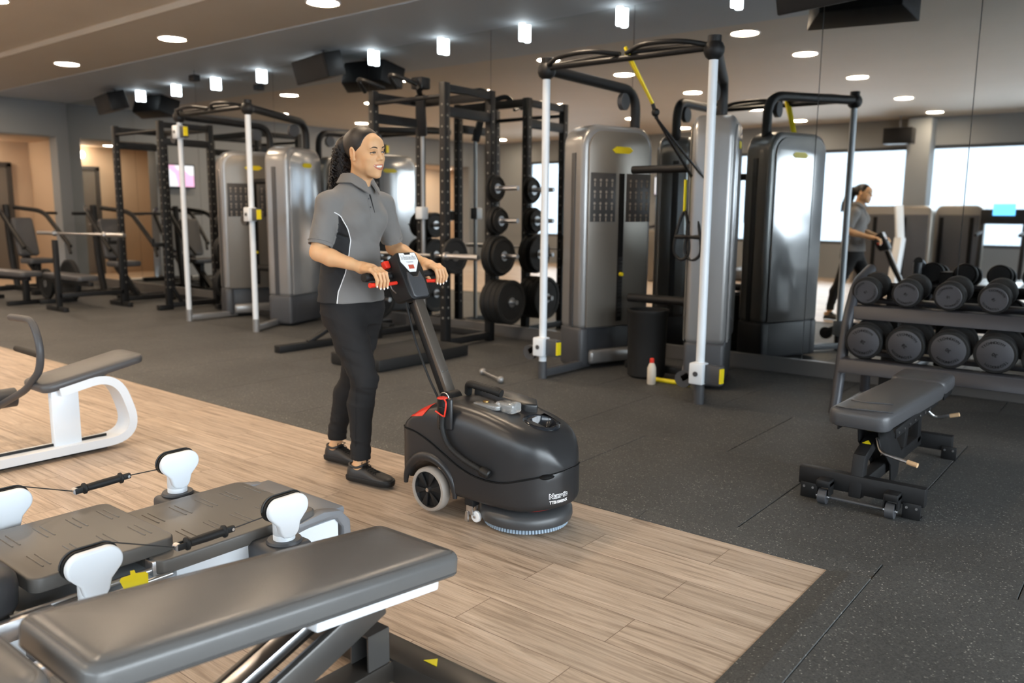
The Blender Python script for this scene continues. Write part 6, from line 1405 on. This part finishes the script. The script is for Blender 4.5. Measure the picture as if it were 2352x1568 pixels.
v, f = Tr.mesh((-3.44, 2.40, 0.09), (-2.86, 2.86, 0.92), 0.004); v, f = smooth_mesh(v, f, 1); v = fold(v, f, 0.0050, 5.0, 26.0, 6.0, lambda p: 0.45+0.55*math.exp(-((p[2]-0.50)/0.09)**2)+0.4*math.exp(-((p[2]-0.18)/0.07)**2)); trs = vmesh('trousers', [(v, f)], M_JEAN, W1)
TB = BVHTree.FromPolygons([V(p) for p in v], f.tolist())
q = MB(); sp = []
for k in range(30):
    t = k/29; z = 0.86-t*0.70; cx_ = np.interp(z, [0.15, 0.51, 0.83], [-2.992, -2.962, -3.115]); cy_ = 2.565; h = TB.ray_cast(V((cx_, cy_, z)), V((0.25, -1, 0)).normalized())
    if h[0]: sp.append(h[0]+V((0.0, -0.0005, 0))-W1.location)
q.tube(sp, 0.0012, n=5); q.build('side_seam', M_JEAN, trs)

# ---- shoes
def shoe(heel, az, nme):
    T_ = Matrix.Translation(V((heel[0], heel[1], 0))-W1.location) @ Matrix.Rotation(az, 4, 'Z'); L = 0.262
    st = [(0.0, 0.014, 0.055, 0), (0.02, 0.026, 0.072, 0), (0.08, 0.034, 0.080, 0), (0.16, 0.036, 0.082, 0), (0.26, 0.036, 0.082, 0), (0.36, 0.037, 0.080, 0), (0.46, 0.040, 0.071, 0.001), (0.56, 0.044, 0.061, 0.003), (0.66, 0.048, 0.053, 0.004), (0.76, 0.049, 0.047, 0.004), (0.85, 0.045, 0.043, 0.002), (0.92, 0.037, 0.039, -0.001), (0.97, 0.026, 0.034, -0.003), (1.0, 0.010, 0.026, -0.004)]
    rings = []
    for s, w_, h_, oy in st:
        ring = []
        for k in range(20):
            a = PI*k/19; y = math.cos(a); z = math.sin(a); top = 0.72 if s < 0.45 else 1.0
            ring.append(T_ @ V((s*L, oy+w_*(abs(y)**0.8)*(1 if y >= 0 else -1)*(1-0.25*z if s < 0.45 else 1), 0.018+(h_-0.018)*z**(0.6))))
        rings.append(ring)
    q = MB(); q.loft(rings); sh = q.build(nme, M_SHOE, W1, ang=50)
    q = MB(); r0_ = []; 
    for z, e in ((0.0, 0.000), (0.004, 0.003), (0.022, 0.0045), (0.027, 0.0025)):
        ring = []
        P = [(s*L, w_+e, oy) for s, w_, h_, oy in st]
        for x, w_, oy in P: ring.append(T_ @ V((x+(e if x > 0.1 else -e), oy+w_, z)))
        for x, w_, oy in P[::-1]: ring.append(T_ @ V((x+(e if x > 0.1 else -e), oy-w_, z)))
        r0_.append(ring)
    q.loft(r0_); q.build('sole', M_RUBB, sh, ang=50)
    q = MB()
    for k in range(6):
        s = 0.36+0.055*k; h_ = np.interp(s, [t[0] for t in st], [t[2] for t in st]); x = s*L
        for sg in (-1, 1): q.tube([T_ @ V(p) for p in smoothpath([(x-0.004, sg*0.020, h_-0.001), (x, 0, h_+0.004), (x+0.010, -sg*0.020, h_-0.004)], 4)], 0.0022, n=6)
    x = 0.34*L
    for sg in (-1, 1): q.tube([T_ @ V(p) for p in smoothpath([(x, 0, 0.087), (x+0.004, sg*0.016, 0.098), (x+0.014, sg*0.030, 0.092), (x+0.006, sg*0.014, 0.086)], 5)], 0.002, n=6); q.tube([T_ @ V(p) for p in smoothpath([(x, 0, 0.087), (x+0.012, sg*0.022, 0.082), (x+0.020, sg*0.036, 0.066)], 5)], 0.0018, n=6)
    q.build('laces', M_BLK, sh)
    q = MB(); q.tube([T_ @ V(p) for p in smoothpath([(0.008, 0, 0.079), (0.03, 0.027, 0.076), (0.065, 0.030, 0.072), (0.092, 0.022, 0.080), (0.100, 0, 0.086), (0.092, -0.022, 0.080), (0.065, -0.030, 0.072), (0.03, -0.027, 0.076)], 4, closed=True)], 0.0065, n=8, closed=True); q.build('shoe_collar', M_SHOE, sh)
shoe((-3.062, 2.546), math.radians(11), 'shoe'); shoe((-3.412, 2.690), math.radians(8), 'shoe')

# ---- pieces that lie apart inside one part become parts of their own
SPLIT = {'cross_foot', 'side_rail', 'cross_brace', 'head', 'face_disc', 'tray', 'rear_post', 'plate_peg', 'guide_rod', 'adjuster_plate', 'fingernail', 'cross_bar', 'foot_strip', 'pull_up_grip', 'bolt', 'arm_screw', 'deck_bumper', 'end_cap', 'yoke', 'cord', 'seam_groove', 'rubber_ring', 'lace_end'}
_cache = {}
def islands(me):
    if me.name in _cache: return _cache[me.name]
    b = bmesh.new(); b.from_mesh(me); seen = set(); out = []
    for f0 in b.faces:
        if f0.index in seen: continue
        st = [f0]; seen.add(f0.index); g = []
        while st:
            f_ = st.pop(); g.append(f_.index)
            for v_ in f_.verts:
                for f2 in v_.link_faces:
                    if f2.index not in seen: seen.add(f2.index); st.append(f2)
        out.append(set(g))
    res = []
    if len(out) > 1:
        for g in out:
            c = b.copy(); c.faces.ensure_lookup_table(); bmesh.ops.delete(c, geom=[f_ for f_ in c.faces if f_.index not in g], context='FACES')
            m2 = bpy.data.meshes.new(me.name); c.to_mesh(m2); c.free()
            for mm in me.materials: m2.materials.append(mm)
            m2.set_sharp_from_angle(angle=math.radians(40)) if len(m2.polygons) else None
            res.append(m2)
    b.free(); _cache[me.name] = res; return res
for o_ in list(bpy.data.objects):
    if o_.type == 'MESH' and o_.name.split('.')[0] in SPLIT:
        ms_ = islands(o_.data)
        if ms_:
            base = o_.name.split('.')[0]
            o_.data = ms_[0]
            for m2 in ms_[1:]:
                n2 = bpy.data.objects.new(base, m2); COL.objects.link(n2); n2.parent = o_.parent; n2.matrix_basis = o_.matrix_basis.copy()
